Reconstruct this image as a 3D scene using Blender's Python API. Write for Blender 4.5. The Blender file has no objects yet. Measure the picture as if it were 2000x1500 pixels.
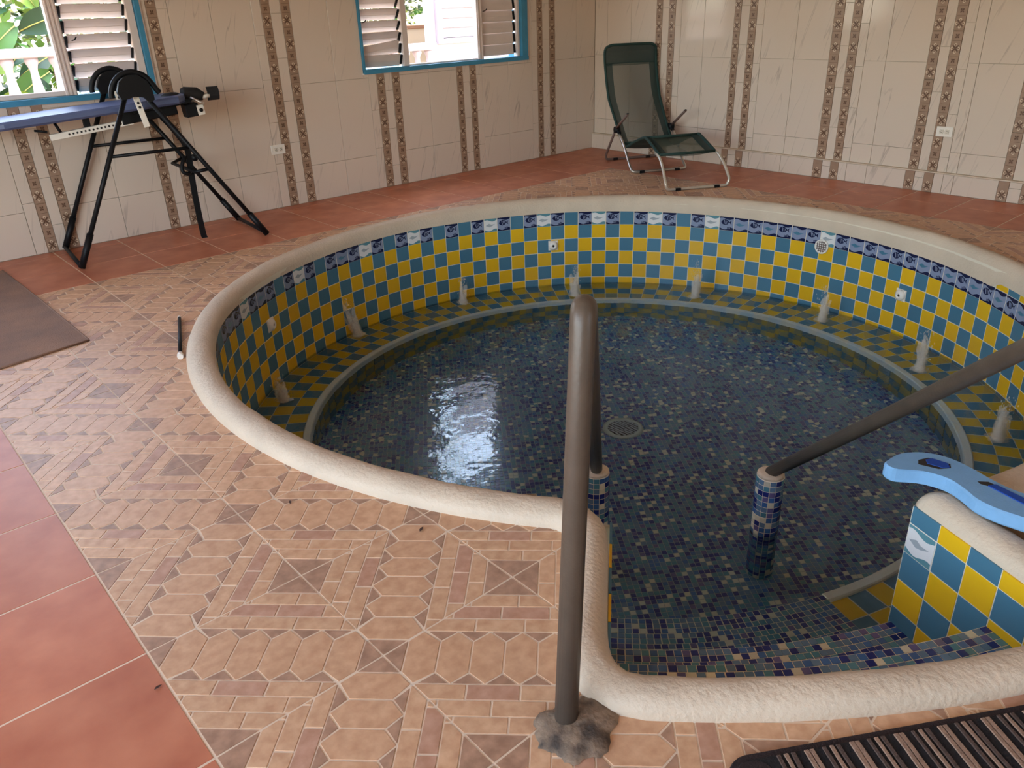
import bpy, bmesh, math, random
import numpy as np
from mathutils import Vector, Matrix
random.seed(7); rng = np.random.default_rng(7)
sc = bpy.context.scene
COL = sc.collection
PI = math.pi
rad = math.radians

# ------------------------------------------------------------------ camera, sky, sun, exposure
def camera():
    yaw, pitch, roll = rad(49.26042), rad(25.58387), rad(-2.15432)
    f = Vector((math.cos(pitch)*math.cos(yaw), math.cos(pitch)*math.sin(yaw), -math.sin(pitch)))
    r = Vector((math.sin(yaw), -math.cos(yaw), 0)); u = r.cross(f)
    r2 = math.cos(roll)*r + math.sin(roll)*u; u2 = -math.sin(roll)*r + math.cos(roll)*u
    cd = bpy.data.cameras.new('camera'); cam = bpy.data.objects.new('camera', cd); COL.objects.link(cam)
    m = Matrix((r2, u2, -f)).transposed().to_4x4(); m.translation = Vector((-0.25752, -2.46773, 1.35845))
    cam.matrix_world = m
    cd.sensor_fit = 'HORIZONTAL'; cd.sensor_width = 36; cd.lens = 1537.96/2000*36; cd.clip_start = .05
    sc.camera = cam
camera()
SKY, SUN, EXPO = 0.34, 1.3, 2.90
w = bpy.data.worlds.new('sky'); sc.world = w; w.use_nodes = True
nt = w.node_tree; bg = nt.nodes['Background']
sky = nt.nodes.new('ShaderNodeTexSky'); sky.sky_type = 'NISHITA'; sky.sun_disc = False
sky.sun_elevation = rad(58); sky.sun_rotation = rad(75); sky.dust_density = 1.5; sky.air_density = 1.0
hz = nt.nodes.new('ShaderNodeHueSaturation'); hz.inputs['Saturation'].default_value = .80      # light haze
nt.links.new(sky.outputs[0], hz.inputs['Color'])
wb = nt.nodes.new('ShaderNodeMix'); wb.data_type = 'RGBA'; wb.blend_type = 'MULTIPLY'; wb.inputs['Factor'].default_value = 1; wb.inputs['B'].default_value = (1.05, 1.0, .925, 1)
nt.links.new(hz.outputs[0], wb.inputs['A']); nt.links.new(wb.outputs['Result'], bg.inputs[0]); bg.inputs[1].default_value = SKY
sd = bpy.data.lights.new('sun', 'SUN'); sd.energy = SUN; sd.angle = rad(.6); sd.color = (1, .94, .86)
so = bpy.data.objects.new('sun', sd); COL.objects.link(so)
so.rotation_euler = Vector((-.55, -.15, -.82)).to_track_quat('-Z', 'Y').to_euler()
sc.view_settings.view_transform = 'Standard'; sc.view_settings.look = 'None'
sc.view_settings.gamma = 1; sc.view_settings.use_curve_mapping = False; sc.view_settings.exposure = EXPO
cy = sc.cycles
cy.max_bounces = 12; cy.diffuse_bounces = 6; cy.glossy_bounces = 5; cy.transmission_bounces = 8; cy.transparent_max_bounces = 12
cy.caustics_refractive = True; cy.caustics_reflective = False; cy.sample_clamp_indirect = 6.0; cy.blur_glossy = 0.5
cy.use_denoising = True
def portal(name, loc, size, direction):
    l = bpy.data.lights.new(name, 'AREA'); l.shape = 'RECTANGLE'; l.size, l.size_y = size
    l.cycles.is_portal = True
    o = bpy.data.objects.new(name, l); COL.objects.link(o); o.location = loc
    o.rotation_euler = Vector(direction).to_track_quat('-Z', 'Y').to_euler()
portal('daylight_portal', (.5, 3.70, 1.52), (2.6, 1.3), (0, -1, 0))
portal('daylight_portal', (4.22, 3.70, 1.52), (1.9, 1.3), (0, -1, 0))
portal('daylight_portal', (-2.85, -1.25, 1.3), (4.9, 1.9), (1, 0, 0))
portal('daylight_portal', (1.3, -5.3, 1.55), (.8, .9), (0, 1, 0))

# ------------------------------------------------------------------ helpers
def prop(o, label=None, cat=None, group=None, kind=None):
    if label: o['label'] = label
    if cat: o['category'] = cat
    if group: o['group'] = group
    if kind: o['kind'] = kind
    return o
def adopt(o, parent):
    o.parent = parent
    o.matrix_parent_inverse = parent.matrix_basis.inverted()
def empty(name, loc, label, cat, group=None):
    o = bpy.data.objects.new(name, None); COL.objects.link(o); o.location = loc; o.empty_display_size = .1
    o.matrix_basis = Matrix.Translation(Vector(loc))
    return prop(o, label, cat, group)
class MB:
    def __init__(s): s.v = []; s.f = []; s.m = []; s.sm = []
    def add(s, vs, fs, m=0, smooth=False):
        b = len(s.v); s.v += [tuple(v) for v in vs]
        for f in fs: s.f.append(tuple(b+i for i in f)); s.m.append(m); s.sm.append(smooth)
        return s
    def box(s, c, d, m=0, R=None):
        c = Vector(c); hx, hy, hz = d[0]/2, d[1]/2, d[2]/2
        vs = [Vector((x, y, z)) for z in (-hz, hz) for y in (-hy, hy) for x in (-hx, hx)]
        if R is not None: vs = [R @ v for v in vs]
        return s.add([c+v for v in vs], [(0,2,3,1),(4,5,7,6),(0,1,5,4),(2,6,7,3),(0,4,6,2),(1,3,7,5)], m)
    def chamfer(s, c, d, e, m=0, R=None):          # box with a bevelled outline, front towards -y kept flat
        c = Vector(c); hx, hy, hz = d[0]/2, d[1]/2, d[2]/2
        def ring(x, z, y): return [Vector((-x, y, -z)), Vector((x, y, -z)), Vector((x, y, z)), Vector((-x, y, z))]
        vs = ring(hx, hz, hy) + ring(hx, hz, -hy+e) + ring(hx-e, hz-e, -hy)
        if R is not None: vs = [R @ v for v in vs]
        fs = [(8,9,10,11), (3,2,1,0)]
        for a in (0, 4):
            for i in range(4): j = (i+1) % 4; fs.append((a+i, a+j, a+4+j, a+4+i))
        return s.add([c+v for v in vs], fs, m)
    def prism(s, poly, z0, z1, m=0, bev=0):
        n = len(poly)
        if bev:
            cx = sum(p[0] for p in poly)/n; cy_ = sum(p[1] for p in poly)/n
            top = []
            for x, y in poly:
                l = math.hypot(x-cx, y-cy_) or 1; k = max(0, 1-bev/l); top.append((cx+(x-cx)*k, cy_+(y-cy_)*k))
        else: top = poly
        vs = [(x, y, z0) for x, y in poly] + [(x, y, z1) for x, y in top]
        return s.add(vs, [tuple(range(n, 2*n)), tuple(range(n-1, -1, -1))] + [(i, (i+1) % n, n+(i+1) % n, n+i) for i in range(n)], m)
    def tube(s, path, r, m=0, n=10, caps=True, close=False):
        P = [Vector(p) for p in path]; N = len(P)
        rs = r if isinstance(r, (list, tuple)) else [r]*N
        T = [((P[(i+1) % N] if (close or i < N-1) else P[i]) - (P[i-1] if (close or i > 0) else P[i])).normalized() for i in range(N)]
        up = Vector((0, 0, 1)) if abs(T[0].z) < .9 else Vector((1, 0, 0))
        x = T[0].cross(up).normalized(); vs = []
        for i in range(N):
            x = (x - T[i]*x.dot(T[i])).normalized(); y = T[i].cross(x)
            for k in range(n):
                a = 2*PI*k/n; vs.append(P[i] + (x*math.cos(a)+y*math.sin(a))*rs[i])
        fs = []
        for i in range(N if close else N-1):
            j = (i+1) % N
            for k in range(n): l = (k+1) % n; fs.append((i*n+k, i*n+l, j*n+l, j*n+k))
        s.add(vs, fs, m, True)
        if caps and not close:
            b = len(s.v)-N*n
            s.f.append(tuple(b+k for k in range(n-1, -1, -1))); s.m.append(m); s.sm.append(False)
            s.f.append(tuple(b+(N-1)*n+k for k in range(n))); s.m.append(m); s.sm.append(False)
        return s
    def lathe(s, prof, c=(0,0,0), n=20, m=0, R=None, smooth=True):
        c = Vector(c); vs = []
        for r_, z in prof:
            for k in range(n):
                v = Vector((r_*math.cos(2*PI*k/n), r_*math.sin(2*PI*k/n), z)); vs.append(c+(R @ v if R is not None else v))
        fs = []
        for i in range(len(prof)-1):
            for k in range(n): l = (k+1) % n; fs.append((i*n+k, i*n+l, (i+1)*n+l, (i+1)*n+k))
        fs.append(tuple(range(n-1, -1, -1))); fs.append(tuple((len(prof)-1)*n+k for k in range(n)))
        return s.add(vs, fs, m, smooth)
    def mesh(s, name, mats):
        me = bpy.data.meshes.new(name); me.from_pydata(s.v, [], s.f)
        for m in (mats if isinstance(mats, (list, tuple)) else [mats]): me.materials.append(m)
        me.polygons.foreach_set('material_index', s.m); me.polygons.foreach_set('use_smooth', s.sm); me.update()
        return me
    def build(s, name, mats, parent=None):
        o = bpy.data.objects.new(name, s.mesh(name, mats)); COL.objects.link(o)
        if parent is not None: adopt(o, parent)
        return o
def inst(name, me, M, parent):
    o = bpy.data.objects.new(name, me); COL.objects.link(o); o.matrix_basis = M
    if parent is not None: adopt(o, parent)
    return o
def frame_M(loc, rz=0, sx=1, sy=1, sz=1):
    return Matrix.Translation(Vector(loc)) @ Matrix.Rotation(rz, 4, 'Z') @ Matrix.Diagonal((sx, sy, sz, 1))
def smooth_path(pts, n=6, closed=False):           # Catmull-Rom
    P = [Vector(p) for p in pts]; out = []; N = len(P)
    for i in range(N if closed else N-1):
        g = lambda k: P[k % N] if closed else P[min(max(k, 0), N-1)]
        a, b, c, d = g(i-1), g(i), g(i+1), g(i+2)
        for j in range(n):
            t = j/n
            out.append(.5*((2*b)+(c-a)*t+(2*a-5*b+4*c-d)*t*t+(3*b-a-3*c+d)*t**3))
    if not closed: out.append(P[-1])
    return out
def round_corners(pts, r, n=6):                    # straight runs with rounded bends
    P = [Vector(p) for p in pts]; out = [P[0]]
    for i in range(1, len(P)-1):
        a, b, c = P[i-1], P[i], P[i+1]; u = (a-b); v = (c-b)
        q = min(r, u.length*.48, v.length*.48); p0 = b+u.normalized()*q; p1 = b+v.normalized()*q
        for j in range(n+1):
            t = j/n; out.append(p0*(1-t)**2 + b*2*t*(1-t) + p1*t*t)
    out.append(P[-1]); return out
# ---- materials
def srgb(r, g, b):
    return tuple(((c/255)/12.92 if c/255 <= .04045 else (((c/255)+.055)/1.055)**2.4) for c in (r, g, b)) + (1,)
def mat(name, col, rough=.5, var=0, vscale=8, bump=0, bscale=60, metal=0, rnd=0, spec=.5, col2=None, coat=0, detail=4, stretch=None):
    m = bpy.data.materials.new(name); m.use_nodes = True; t = m.node_tree; b = t.nodes['Principled BSDF']
    L = t.links.new; N = t.nodes.new
    b.inputs['Roughness'].default_value = rough; b.inputs['Metallic'].default_value = metal
    b.inputs['Specular IOR Level'].default_value = spec; b.inputs['Coat Weight'].default_value = coat
    b.inputs['Base Color'].default_value = col
    if var or bump or rnd:
        geo = N('ShaderNodeNewGeometry'); src = geo.outputs['Position']
        if stretch:
            mp = N('ShaderNodeMapping'); mp.inputs['Scale'].default_value = stretch; L(src, mp.inputs[0]); src = mp.outputs[0]
        if var or rnd:
            no = N('ShaderNodeTexNoise'); no.inputs['Scale'].default_value = vscale; no.inputs['Detail'].default_value = detail
            L(src, no.inputs['Vector'])
            mx = N('ShaderNodeMix'); mx.data_type = 'RGBA'
            c2 = col2 or tuple(c*(1-var) for c in col[:3]) + (1,)
            mx.inputs['A'].default_value = col; mx.inputs['B'].default_value = c2
            rr = N('ShaderNodeMapRange'); rr.inputs['From Min'].default_value = .32; rr.inputs['From Max'].default_value = .68
            L(no.outputs['Fac'], rr.inputs['Value']); L(rr.outputs[0], mx.inputs['Factor']); out = mx.outputs['Result']
            if rnd:
                oi = N('ShaderNodeObjectInfo'); hs = N('ShaderNodeHueSaturation')
                r2 = N('ShaderNodeMapRange'); r2.inputs['To Min'].default_value = 1-rnd; r2.inputs['To Max'].default_value = 1+rnd
                L(oi.outputs['Random'], r2.inputs['Value']); L(r2.outputs[0], hs.inputs['Value']); L(out, hs.inputs['Color']); out = hs.outputs[0]
            L(out, b.inputs['Base Color'])
        if bump:
            nb = N('ShaderNodeTexNoise'); nb.inputs['Scale'].default_value = bscale; nb.inputs['Detail'].default_value = 5; L(src, nb.inputs['Vector'])
            bp = N('ShaderNodeBump'); bp.inputs['Strength'].default_value = bump; bp.inputs['Distance'].default_value = .004
            L(nb.outputs['Fac'], bp.inputs['Height']); L(bp.outputs[0], b.inputs['Normal'])
    return m
M = {}
M['grout'] = mat('tile_grout', srgb(196,180,160), .9)
M['poolgrout'] = mat('pool_grout', srgb(222,212,190), .8)
M['plaster'] = mat('cream_plaster', srgb(212,194,170), .62, var=.12, vscale=5, bump=.9, bscale=70, spec=.4)
M['ceil'] = mat('ceiling_paint', srgb(226,218,206), .8)
M['hex'] = mat('floor_hex_tan', srgb(214,172,136), .46, var=.22, vscale=34, rnd=.05, spec=.35, detail=9, bump=.12, bscale=50, col2=srgb(192,148,114))
M['brick'] = mat('floor_brick_tan', srgb(216,176,140), .46, var=.2, vscale=34, rnd=.06, spec=.35, detail=9, bump=.12, bscale=50, col2=srgb(192,148,114))
M['brick2'] = mat('floor_brick_rose', srgb(196,154,130), .46, var=.2, vscale=34, spec=.35, detail=9, bump=.12, bscale=50, col2=srgb(174,130,104))
M['tri'] = mat('floor_dark_wedge', srgb(184,146,120), .46, var=.2, vscale=34, spec=.35, detail=9, bump=.12, bscale=50, col2=srgb(150,116,94))
M['fgrout'] = mat('floor_groove', srgb(226,206,182), .7)
M['terra'] = mat('terracotta_tile', srgb(200,128,96), .44, var=.25, spec=.35, detail=8, vscale=7, rnd=.05, bump=.08, bscale=30, col2=srgb(178,104,76))
M['yellow'] = mat('pool_yellow', srgb(226,178,28), .28, rnd=.05, spec=.5)
M['blue'] = mat('pool_blue', srgb(74,120,142), .28, rnd=.05, spec=.5)
M['navy'] = mat('print_navy', srgb(30,34,66), .16)
M['ltblue'] = mat('print_light_blue', srgb(136,146,170), .16)
M['white'] = mat('print_white', srgb(224,222,218), .16)
M['teal'] = mat('print_teal', srgb(96,142,150), .16)
M['greyp'] = mat('print_grey', srgb(164,170,172), .16)
M['lip'] = mat('bench_lip', srgb(240,232,214), .6, var=.08, vscale=9, bump=.4, bscale=30)
for n_, c_ in (('ms_navy',(36,48,118)),('ms_blue',(66,106,160)),('ms_teal',(84,136,152)),('ms_slate',(98,128,156)),('ms_plum',(98,94,138)),('ms_beige',(216,212,190))):
    M[n_] = mat(n_, srgb(*c_), .15, rnd=.12)
MOS = [M[k] for k in ('ms_navy','ms_blue','ms_teal','ms_slate','ms_plum','ms_beige')]
MOSW = np.array([.24,.14,.23,.25,.06,.08])
M['rail'] = mat('painted_steel', srgb(86,74,64), .42, var=.18, vscale=22, bump=.15, bscale=120)
M['cement'] = mat('dark_cement', srgb(150,128,106), .9, var=.5, vscale=24, bump=1, bscale=60, col2=srgb(72,63,56))
M['black'] = mat('black_enamel', srgb(14,15,18), .5, spec=.25)
M['blackfoam'] = mat('black_foam', srgb(24,24,26), .8)
M['bluevinyl'] = mat('navy_vinyl', srgb(80,94,132), .42, spec=.5)
M['chrome'] = mat('bright_steel', srgb(214,208,198), .28, metal=.85)
M['alu'] = mat('cream_tube', srgb(206,198,182), .34, metal=.45)
M['brownplastic'] = mat('brown_plastic_sleeve', srgb(110,88,80), .5)
M['greenfab'] = mat('green_fabric', srgb(28,56,50), .8, bump=.3, bscale=400)
M['woodw'] = mat('white_paint', srgb(222,208,200), .45, var=.06, vscale=9)
M['bluepaint'] = mat('blue_paint', srgb(64,142,178), .5, var=.15, vscale=10)
M['plastic'] = mat('white_plastic', srgb(232,226,214), .35)
M['slot'] = mat('dark_slot', srgb(40,34,30), .7)
M['foam'] = mat('light_blue_foam', srgb(124,172,214), .75, var=.06, vscale=40, bump=.2, bscale=200)
M['strap'] = mat('royal_blue_strap', srgb(10,66,156), .7)
M['rugdark'] = mat('dark_brown_pile', srgb(44,30,30), .95, bump=.8, bscale=260, var=.3, vscale=60)
M['rugblack'] = mat('black_pile', srgb(24,20,22), .95, bump=.8, bscale=260)
M['rugtan'] = mat('tan_pile', srgb(158,128,108), .95, bump=.8, bscale=260, var=.2, vscale=80)
M['rugtaupe'] = mat('taupe_pile', srgb(88,70,62), .95, bump=.8, bscale=260, var=.2, vscale=80)
M['mat'] = mat('brown_mat_pile', srgb(150,118,98), .95, bump=.7, bscale=180, var=.3, vscale=5, col2=srgb(126,102,90))
M['leaf1'] = mat('leaf_green', srgb(76,122,42), .45, var=.4, vscale=3, rnd=.15)
M['leaf2'] = mat('leaf_lime', srgb(126,156,50), .45, var=.3, vscale=3, rnd=.15)
M['leaf3'] = mat('leaf_dark', srgb(38,76,40), .4, var=.4, vscale=3, rnd=.15)
M['bark'] = mat('bark', srgb(120,100,70), .9, var=.3, vscale=20)
M['stalk'] = mat('pale_stalk', srgb(196,184,96), .6)
M['extwhite'] = mat('exterior_white', srgb(178,167,174), .7, var=.05, vscale=4)
M['extcream'] = mat('exterior_cream', srgb(206,188,156), .8)
M['extcap'] = mat('coping_brown', srgb(150,110,80), .8)
M['ground'] = mat('terrace_ground', srgb(196,172,142), .9, var=.2, vscale=3)
M['list_tan'] = mat('listello_tan', srgb(160,132,110), .3, var=.12, vscale=30)
M['list_brown'] = mat('listello_brown', srgb(98,70,52), .3)
M['list_cream'] = mat('listello_cream', srgb(214,196,170), .3)
M['twig'] = mat('dry_twig', srgb(70,44,34), .8)
M['debris'] = mat('pale_fibre', srgb(168,140,112), .8)
def wall_tile_mat():
    m = mat('veined_wall_tile', srgb(212,197,181), .09, rnd=.02, spec=.5); t = m.node_tree; b = t.nodes['Principled BSDF']
    L = t.links.new; N = t.nodes.new
    for l in list(b.inputs['Base Color'].links): t.links.remove(l)
    geo = N('ShaderNodeNewGeometry'); oi = N('ShaderNodeObjectInfo')
    mp = N('ShaderNodeMapping'); mp.vector_type = 'POINT'
    # x+y along the wall, z up: skew so veins climb to the right
    sx = N('ShaderNodeSeparateXYZ'); L(geo.outputs['Position'], sx.inputs[0])
    a = N('ShaderNodeMath'); a.operation = 'SUBTRACT'; L(sx.outputs['X'], a.inputs[0]); L(sx.outputs['Y'], a.inputs[1])
    sc_ = N('ShaderNodeMath'); sc_.operation = 'MULTIPLY_ADD'; L(sx.outputs['Z'], sc_.inputs[0]); sc_.inputs[1].default_value = -.30; L(a.outputs[0], sc_.inputs[2])
    ra = N('ShaderNodeMath'); ra.operation = 'MULTIPLY_ADD'; L(oi.outputs['Random'], ra.inputs[0]); ra.inputs[1].default_value = 7; L(sc_.outputs[0], ra.inputs[2])
    cb = N('ShaderNodeCombineXYZ'); L(ra.outputs[0], cb.inputs[0])
    zz = N('ShaderNodeMath'); zz.operation = 'MULTIPLY'; L(sx.outputs['Z'], zz.inputs[0]); zz.inputs[1].default_value = .10; L(zz.outputs[0], cb.inputs[2])
    no = N('ShaderNodeTexNoise'); no.inputs['Scale'].default_value = 6.5; no.inputs['Detail'].default_value = 3; no.inputs['Roughness'].default_value = .45; L(cb.outputs[0], no.inputs['Vector'])
    d = N('ShaderNodeMath'); d.operation = 'SUBTRACT'; L(no.outputs['Fac'], d.inputs[0]); d.inputs[1].default_value = .5
    e = N('ShaderNodeMath'); e.operation = 'ABSOLUTE'; L(d.outputs[0], e.inputs[0])
    r = N('ShaderNodeMapRange'); r.inputs['From Min'].default_value = 0; r.inputs['From Max'].default_value = .010; r.inputs['To Min'].default_value = .45; r.inputs['To Max'].default_value = 0; L(e.outputs[0], r.inputs['Value'])
    n2 = N('ShaderNodeTexNoise'); n2.inputs['Scale'].default_value = 3; L(geo.outputs['Position'], n2.inputs['Vector'])
    r2 = N('ShaderNodeMapRange'); r2.inputs['From Min'].default_value = .42; r2.inputs['From Max'].default_value = .62; L(n2.outputs['Fac'], r2.inputs['Value'])
    mu = N('ShaderNodeMath'); mu.operation = 'MULTIPLY'; L(r.outputs[0], mu.inputs[0]); L(r2.outputs[0], mu.inputs[1])
    mx = N('ShaderNodeMix'); mx.data_type = 'RGBA'; mx.inputs['A'].default_value = srgb(212,197,181); mx.inputs['B'].default_value = srgb(128,114,104)
    L(mu.outputs[0], mx.inputs['Factor']); L(mx.outputs['Result'], b.inputs['Base Color'])
    return m
M['wtile'] = wall_tile_mat()
def water_mat():
    m = bpy.data.materials.new('pool_water'); m.use_nodes = True; t = m.node_tree; t.nodes.clear(); N = t.nodes.new; L = t.links.new
    o = N('ShaderNodeOutputMaterial'); g = N('ShaderNodeBsdfGlass'); g.inputs['IOR'].default_value = 1.33; g.inputs['Roughness'].default_value = 0
    g.inputs['Color'].default_value = (.84, .94, 1.0, 1)
    geo = N('ShaderNodeNewGeometry')
    n1 = N('ShaderNodeTexNoise'); n1.inputs['Scale'].default_value = 5.5; n1.inputs['Detail'].default_value = 2.5; L(geo.outputs['Position'], n1.inputs['Vector'])
    n2 = N('ShaderNodeTexNoise'); n2.inputs['Scale'].default_value = 28; n2.inputs['Detail'].default_value = 2; L(geo.outputs['Position'], n2.inputs['Vector'])
    ad = N('ShaderNodeMath'); ad.operation = 'MULTIPLY_ADD'; L(n2.outputs['Fac'], ad.inputs[0]); ad.inputs[1].default_value = .18; L(n1.outputs['Fac'], ad.inputs[2])
    vd = N('ShaderNodeVectorMath'); vd.operation = 'DISTANCE'; L(geo.outputs['Position'], vd.inputs[0]); vd.inputs[1].default_value = (1.75, -1.3, -.618)
    ch = N('ShaderNodeMapRange'); ch.inputs['From Min'].default_value = .6; ch.inputs['From Max'].default_value = 2.0; ch.inputs['To Min'].default_value = .05; ch.inputs['To Max'].default_value = .62; L(vd.outputs['Value'], ch.inputs['Value'])
    bp = N('ShaderNodeBump'); L(ch.outputs[0], bp.inputs['Strength']); bp.inputs['Distance'].default_value = .010
    L(ad.outputs[0], bp.inputs['Height']); L(bp.outputs[0], g.inputs['Normal']); L(g.outputs[0], o.inputs['Surface'])
    return m
M['water'] = water_mat()
def mix_clear(name, col, rough, clear):
    m = bpy.data.materials.new(name); m.use_nodes = True; t = m.node_tree; b = t.nodes['Principled BSDF']; o = t.nodes['Material Output']
    b.inputs['Base Color'].default_value = col; b.inputs['Roughness'].default_value = rough
    tr = t.nodes.new('ShaderNodeBsdfTransparent'); mx = t.nodes.new('ShaderNodeMixShader'); mx.inputs[0].default_value = clear
    t.links.new(b.outputs[0], mx.inputs[1]); t.links.new(tr.outputs[0], mx.inputs[2]); t.links.new(mx.outputs[0], o.inputs['Surface'])
    return m
M['sling'] = mix_clear('woven_sling', srgb(90,94,84), .8, .28)
M['slingmid'] = mix_clear('woven_sling_footrest', srgb(70,82,68), .8, .25)
M['slingdark'] = mix_clear('woven_sling_doubled', srgb(26,50,46), .8, .08)
M['froth'] = mix_clear('water_froth', srgb(242,234,216), .3, .76)
def pane_mat():
    m = bpy.data.materials.new('window_glass'); m.use_nodes = True; t = m.node_tree; t.nodes.clear()
    o = t.nodes.new('ShaderNodeOutputMaterial'); tr = t.nodes.new('ShaderNodeBsdfTransparent'); gl = t.nodes.new('ShaderNodeBsdfGlossy'); gl.inputs['Roughness'].default_value = .02
    fr = t.nodes.new('ShaderNodeFresnel'); ge = t.nodes.new('ShaderNodeNewGeometry'); io = t.nodes.new('ShaderNodeMapRange')
    io.inputs['To Min'].default_value = 1.45; io.inputs['To Max'].default_value = 1/1.45      # same air-to-glass reflection on both faces
    t.links.new(ge.outputs['Backfacing'], io.inputs['Value']); t.links.new(io.outputs[0], fr.inputs[0])
    mx = t.nodes.new('ShaderNodeMixShader')
    t.links.new(fr.outputs[0], mx.inputs[0]); t.links.new(tr.outputs[0], mx.inputs[1]); t.links.new(gl.outputs[0], mx.inputs[2]); t.links.new(mx.outputs[0], o.inputs['Surface'])
    return m
M['pane'] = pane_mat()

# ------------------------------------------------------------------ pool plan (polar about C)
CX, CY = 2.7253, .1459
TH1, TH2 = -138.6, -113.9                      # entry jambs
def Rw(t): return 2.04 + .06*math.cos(rad(t+85)) + .016*max(0, 1-abs((t+180) % 360-180+114)/28)
def Rout(t):
    o = Rw(t)+.112; t = t % 360
    if 110 < t < 235:
        k = min(1, (t-110)/25); return o*(1-k)+2.114*k
    return o
def P2(r, t): return (CX+r*math.cos(rad(t)), CY+r*math.sin(rad(t)))
def polar(x, y): return math.hypot(x-CX, y-CY), math.degrees(math.atan2(y-CY, x-CX))
RIM0, RIM1 = 2.652, 2.764                        # front rim of the entry
WATER, BENCH, FLOORZ = -.618, -.66, -1.0
def sdf(x, y):                                 # <0 inside the coping footprint
    r, t = polar(x, y)
    d = r-(Rout(t)-.055)
    # entry wedge
    u1, u2 = rad(TH1), rad(TH2)
    d1 = -( -math.sin(u1)*(x-CX)+math.cos(u1)*(y-CY)) - .055     # >0 outside past jamb 1
    d2 = (-math.sin(u2)*(x-CX)+math.cos(u2)*(y-CY)) - .055
    e = max(d1, d2, r-(RIM1-.05), 1.0-r)
    return min(d, e)
def clip(poly, n, d):
    out = []
    for i in range(len(poly)):
        a, b = poly[i], poly[(i+1) % len(poly)]
        da, db = n[0]*a[0]+n[1]*a[1]-d, n[0]*b[0]+n[1]*b[1]-d
        if da >= 0: out.append(a)
        if (da >= 0) != (db >= 0):
            t = da/(da-db); out.append((a[0]+(b[0]-a[0])*t, a[1]+(b[1]-a[1])*t))
    return out
def inset(poly, g):
    n = len(poly); out = list(poly)
    for i in range(n):
        a, b = poly[i], poly[(i+1) % n]; ex, ey = b[0]-a[0], b[1]-a[1]; l = math.hypot(ex, ey)
        if l < 1e-6: continue
        nx, ny = -ey/l, ex/l; out = clip(out, (nx, ny), nx*a[0]+ny*a[1]+g)
        if len(out) < 3: return []
    return out
def ccw(p):
    a = sum(p[i][0]*p[(i+1) % len(p)][1]-p[(i+1) % len(p)][0]*p[i][1] for i in range(len(p)))
    return p if a > 0 else p[::-1]
def area(p): return abs(sum(p[i][0]*p[(i+1) % len(p)][1]-p[(i+1) % len(p)][0]*p[i][1] for i in range(len(p))))/2
def cut_pool(poly):
    s = [sdf(*q) for q in poly]
    if min(s) > 0: return poly
    cx = sum(q[0] for q in poly)/len(poly); cy_ = sum(q[1] for q in poly)/len(poly)
    if max(s) <= 0: return []
    h = 1e-3; c0 = sdf(cx, cy_); n = ((sdf(cx+h, cy_)-sdf(cx-h, cy_))/(2*h), (sdf(cx, cy_+h)-sdf(cx, cy_-h))/(2*h))
    l = math.hypot(*n) or 1; n = (n[0]/l, n[1]/l)
    return clip(poly, n, n[0]*cx+n[1]*cy_-c0)

# ------------------------------------------------------------------ floor
XG = lambda i: i*.4045 if i >= 0 else i*.40
YG = lambda j: j*.4065 if j >= 0 else j*.40
X0, X1, Y0, Y1 = -2.6, 5.995, -5.0, 3.372
NX, NY0, NY1 = 13, -13, 6
slab = MB()
xs = np.arange(X0, 6.25, .125); ys = np.arange(Y0, 3.6, .125)
for x in xs:
    for y in ys:
        q = [(x, y), (x+.125, y), (x+.125, y+.125), (x, y+.125)]; q = cut_pool(q)
        if len(q) >= 3: slab.add([(a, b, -.0014) for a, b in q], [tuple(range(len(q)))])
floor = slab.build('floor', M['fgrout']); prop(floor, kind='structure')
# embossed tile: diagonal chain of long hexagons, three brick courses each side, dark corner wedges
S = .40; LD = S*math.sqrt(2); A_, AF, BR = .082, .049, .044
def tile_pieces():
    P = []                                       # (polygon in (t,v), material, top)
    b = [LD*(.09+.1367*i) for i in range(7)]; pitch = b[1]-b[0]
    for i in range(6):
        t0, t1 = b[i], b[i+1]; tc = (t0+t1)/2
        P.append(([(t0,-AF),(t1,-AF),(t1,AF),(t0,AF)], None))   # replaced by hexagon below
        ca_ = tc-.0068 if i == 0 else tc+.0068 if i == 5 else tc; f0, f1 = (.0505 if i == 0 else AF), (.0505 if i == 5 else AF)
        P[-1] = ([(ca_,-A_),(t1,-f1),(t1,f1),(ca_,A_),(t0,f0),(t0,-f0)], 0)
    for i in range(1, 6):
        for s in (1, -1): P.append(([(b[i]-pitch/2, s*A_), (b[i], s*AF), (b[i]+pitch/2, s*A_)], 3))
    P.append(([(0,-.2),(b[0],-.2),(b[0],.2),(0,.2)], 3)); P.append(([(b[6],-.2),(LD,-.2),(LD,.2),(b[6],.2)], 3))
    for s in (1, -1):
        for r in range(3):
            v0, v1 = A_+r*BR, A_+(r+1)*BR
            t = -.12 + (.06 if r % 2 else .0) + .02*(r == 2)
            while t < LD:
                P.append(([(t, s*v0), (t+.12, s*v0), (t+.12, s*v1), (t, s*v1)], random.choice((1,1,1,1,1,2)))); t += .12
        P.append(([(0, s*(A_+3*BR)), (LD, s*(A_+3*BR)), (LD, s*.4), (0, s*.4)], 3))
    out = []
    for p, m in P:
        p = ccw(p)
        for n, d in (((1,-1),0), ((1,1),0), ((-1,1),-LD), ((-1,-1),-LD)):
            l = math.sqrt(2); p = clip(p, (n[0]/l, n[1]/l), d/l-.0006)
            if len(p) < 3: break
        if len(p) < 3: continue
        p = inset(ccw(p), .0019)
        if len(p) < 3 or area(p) < 4e-5: continue
        out.append(([((t-v)/math.sqrt(2), (t+v)/math.sqrt(2)) for t, v in p], m))
    return out
PIECES = tile_pieces()
FM = [M['hex'], M['brick'], M['brick2'], M['tri'], M['fgrout']]
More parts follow.
